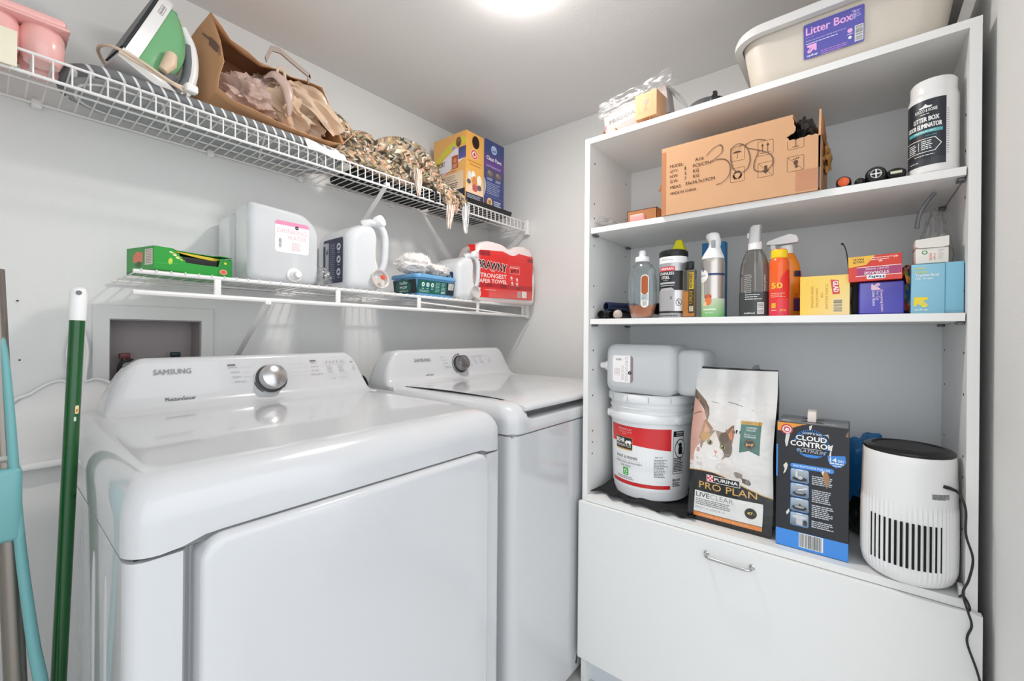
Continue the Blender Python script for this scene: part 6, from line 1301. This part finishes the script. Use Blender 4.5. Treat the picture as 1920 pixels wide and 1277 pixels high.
p.build('side_label', lambda u, v, d: Vector((.0145 - .0105 * (v + .016) / .084 - d, .155 - u, .013 + v)), t, off=.0012)
Mfl = mat('white fluff', 'fbf6f2', 1.0)
def fluff(name, cx, cy, cz, rx, ry, rz, seed, label):
    v, f = ico(5); out = []
    for p_ in v:
        q = p_ * 3.2 + Vector((seed, 0, 0)); d = 1 + .26 * noise.noise(q) + .07 * noise.noise(q * 3)
        out.append((cx + p_.x * rx * d, cy + p_.y * ry * d, cz + p_.z * rz * d))
    g = G().add((out, f)); r = random.Random(seed)
    for i in range(1100):
        k = r.randrange(len(out)); p0 = Vector(out[k]); n_ = Vector((v[k].x, v[k].y, v[k].z)); n_ = (n_ + Vector((r.uniform(-.8, .8), r.uniform(-.8, .8), r.uniform(-.5, .8)))).normalized()
        g.add(tube([p0 - n_ * .002, p0 + n_ * .003, p0 + n_ * .008 + Vector((r.uniform(-.003, .003),) * 3)], [.0011, .0007, .0001], 4))
    o = g.obj(name, Mfl, None, 60); return tag(o, label, 'fluff', 'white fluff on the blue tub')
fluff('stuffing_fluff', 1.060, 1.355, 1.3385, .064, .070, .040, 3, 'larger tuft of white fluffy stuffing at left on the blue tub')
fluff('stuffing_fluff', 1.158, 1.350, 1.3215, .050, .062, .024, 9, 'smaller tuft of white fluffy stuffing at right on the blue tub')

t = thing('paper_towel_pack', 'red plastic-wrapped pack of paper towels at the right end of lower shelf', 'paper towels', (1.335, 1.292, LZ), -15)
TW, THh = .338, .268
po = roundpoly([(0, 0), (TW, 0), (TW + .006, .10), (TW - .004, .20), (TW - .016, .258), (TW - .07, .276), (TW - .125, .268), (TW - .155, .246), (TW - .19, .268), (.07, .278), (.02, .262), (-.008, .20), (0, .1)], .02, 4)
v, f = pillow(po, .0, .165, .022, 6)
v = [(x, y + .003 * noise.noise(Vector((x * 20, z * 20, 1))), max(.0, z)) for x, y, z in v]
one((v, f), 'towel_rolls', mat('wrapped white towel', 'f3e3e1', .35, coat=.5), t, ang=70)
p = Print(); red = 'df2b28'
edge_top = lambda u: .250 - .012 * math.exp(-((u - .20) / .05) ** 2) * 2.2 + .006 * math.cos(u * 20)
N = 20
p.poly([(-.006, .022), (TW - .006, .022)] + [(TW - .006 - (TW) * i / N, edge_top(TW - .006 - TW * i / N)) for i in range(N + 1)], red, 1)
for x, y, w, h in ((0, .205, .075, .022), (.285, .20, .05, .018), (.335, .15, .03, .03), (.325, .085, .04, .028), (.34, .025, .03, .028), (.06, .068, .03, .018), (.13, .068, .035, .016), (.215, .066, .03, .016), (.0, .068, .025, .018)): p.rect(x, y, x + w, y + h, '9a1c22', 2)
p.rect(.0, .064, .362, .086, 'b8242a', 1.5); p.grad(.07, .024, .34, .062, 'e0605c', 'd84844', 2)
p.rect(.058, .155, .210, .158, red, 2)
SH = -.034
q_ = Print()
q_.text('BRAWNY', .046, .148, .156, .042, 'f2e4e2', .06, l=3, warp=lambda a: -.012 * a); q_.text('BRAWNY', .048, .151, .151, .036, '17110f', .035, l=5, warp=lambda a: -.012 * a)
q_.text('THE', .112, .136, .022, .007, 'f6d8d4', .03); q_.text('STRONGEST', .048, .109, .150, .020, 'f8dcd8', .035); q_.text('PAPER TOWEL', .046, .086, .155, .018, 'f8dcd8', .035)
q_.text('3', .219, .140, .014, .017, '17110f', .05); q_.text('PLY', .236, .145, .034, .013, '17110f', .045); q_.box(.217, .138, .272, .172, .001, 'f2d8d4', 3); q_.lines(.220, .163, .046, 1, .006, .004, 'f2d8d4', 3)
for x, y in ((.226, .118), (.258, .113), (.230, .094), (.258, .092)): q_.ell(x, y, .006, .007, 'f2c8c4', 3, 20); q_.lines(x - .008, y - .011, .018, 1, .003, .0016, 'f2c8c4', 3)
q_.rect(.03, .028, .062, .063, 'f0ece8', 4); q_.rect(.03, .026, .062, .055, '2c7a3c', 5); q_.lines(.036, .048, .02, 3, .006, .0024, 'c8e0c8', 6); q_.lines(.085, .055, .06, 1, .004, .002, 'f2c8c4', 4)
q_.bars(.262, .030, .280, .058, 12, bg='e8d8d4'); q_.rect(.286, .030, .316, .060, 'e8dcd8', 4)
p.v += [(x + SH, y, z) for x, y, z in q_.v]; n_ = len(p.v) - len(q_.v); p.f += [tuple(k + n_ for k in f_) for f_ in q_.f]; p.c += q_.c
p.build('front_print', lambda u, v_, d: Vector((u, .002 + .0035 * noise.noise(Vector((u * 9, v_ * 12, 4))) - .0035 - d - .004 * math.sin(PI * u / TW) + (.020 * max(0, (abs(u - TW / 2) - TW / 2 + .03) / .03) ** 2) + .016 * max(0, (v_ - .215) / .03) ** 2, v_)), t, M_inkB, du=.009, dv=.012, off=.002)

# ================================================================== BROOM, DUSTPAN, MOP
t = thing('dustpan', 'white plastic dustpan hanging flat against the wall behind the green broom handle', 'dustpan', (.148, YB, 0))
hs = [(-.109, .744), (-.110, .887), (-.080, .916), (-.050, .938), (-.030, .944), (-.017, .939), (-.014, .95), (-.018, 1.015), (-.010, 1.068)]
pan = hs + [(-x, z) for x, z in reversed(hs)]
one(prism(pan, -.016, -.010), 'pan', mat('white pan plastic', 'eceae8', .4), t, ang=0)
one(tube(spline([Vector((x, -.020, z)) for x, z in hs], 5), .0032, 8), 'rim', M_whiteP, t); one(tube(spline([Vector((-x, -.020, z)) for x, z in hs], 5), .0032, 8), 'rim', M_whiteP, t)
one(bx(-.111, .111, -.032, -.012, .736, .752, .004), 'lip', M_whiteP, t)
one(bx(-.085, .085, -.011, -.0005, .80, .86, .002), 'back_web', M_whiteP, t)
for z in (.985, 1.03): one(bx(-.016, -.006, -.021, -.014, z - .0015, z + .0015), 'rib', M_whiteP, t); one(bx(.006, .016, -.021, -.014, z - .0015, z + .0015), 'rib', M_whiteP, t)
t = thing('broom', 'broom with dark green pole and white grip standing beside the dryer', 'broom', (0, 0, 0))
B0, B1 = Vector((.0655, 1.02, .03)), Vector((.0975, 1.02, 1.090)); BR = .0098
one(tube([B0, B1], BR, 24), 'pole', mat('dark green metal pole', '08501f', .25, coat=.4), t)
d = (B1 - B0).normalized()
one(tube([B1 - d * .004, B1, B1 + d * .025, B1 + d * .042, B1 + d * .049, B1 + d * .0515], [.0103, .0110, .0112, .0108, .009, .005], 24), 'grip', M_whiteP, t)
one(lathe([(.0038, 0), (.0038, .0012), (.002, .0015)], 16), 'hang_hole', mat('hole grey', '77787a', .7), t, M=Matrix.Translation(B1 + d * .042 + Vector((-.0008, -.0106, 0))) @ RX(90))
one(loft([[(x, y, z) for x, y in rr(.048, .084, 1.006, 1.04 + w, .01, 3)] for z, w in ((.0, .22), (.02, .22), (.05, .20), (.075, .04), (.085, .01))]), 'head', mat('dark green metal pole', '08501f'), t)
p = Print(); p.rect(0, 0, .005, .014, 'e8d8a0', 1, .002); p.rect(.001, .002, .004, .008, 'd86a3c', 2); p.rect(-.001, -.012, .002, -.005, 'c8d8c8', 1)
p.build('sticker', lambda u, v_, dd: (B0 + d * ((.93 - .03) / d.z + v_)) + Vector((BR * math.sin(.2 + u / BR), -BR * math.cos(.2 + u / BR), 0)) * (1 + dd / BR), t)
t = thing('mop', 'mop with grey metal pole, thin teal handle and teal clamp, at left edge', 'mop', (0, 0, 0))
Mte = mat('teal plastic', '6ea9ab', .35, coat=.2)
one(tube([(.049, .99, .06), (.020, 1.0, .87)], .0122, 20), 'lower_pole', mat('brushed grey metal', '8d867f', .3, metal=.8), t)
one(tube([(.0195, 1.0, .88), (.008, 1.005, 1.16)], .0105, 20), 'upper_pole', mat('brushed grey metal', '8d867f'), t)
one(tube(spline([(.012, 1.0, 1.08), (.0185, .995, 1.03), (.0245, .99, .937), (.034, .985, .76), (.048, .975, .60), (.058, .97, .52), (.070, .968, .40), (.076, .967, .06)], 6), [.0035 + .0045 * min(1, i / 30) for i in range(43)], 12), 'teal_handle', Mte, t)
one(bx(-.012, .037, .978, 1.018, .752, .862, .008, 3, 5), 'clamp', Mte, t)
one(bx(-.10, .088, .90, 1.001, .0, .062, .010, 3), 'head', Mte, t)
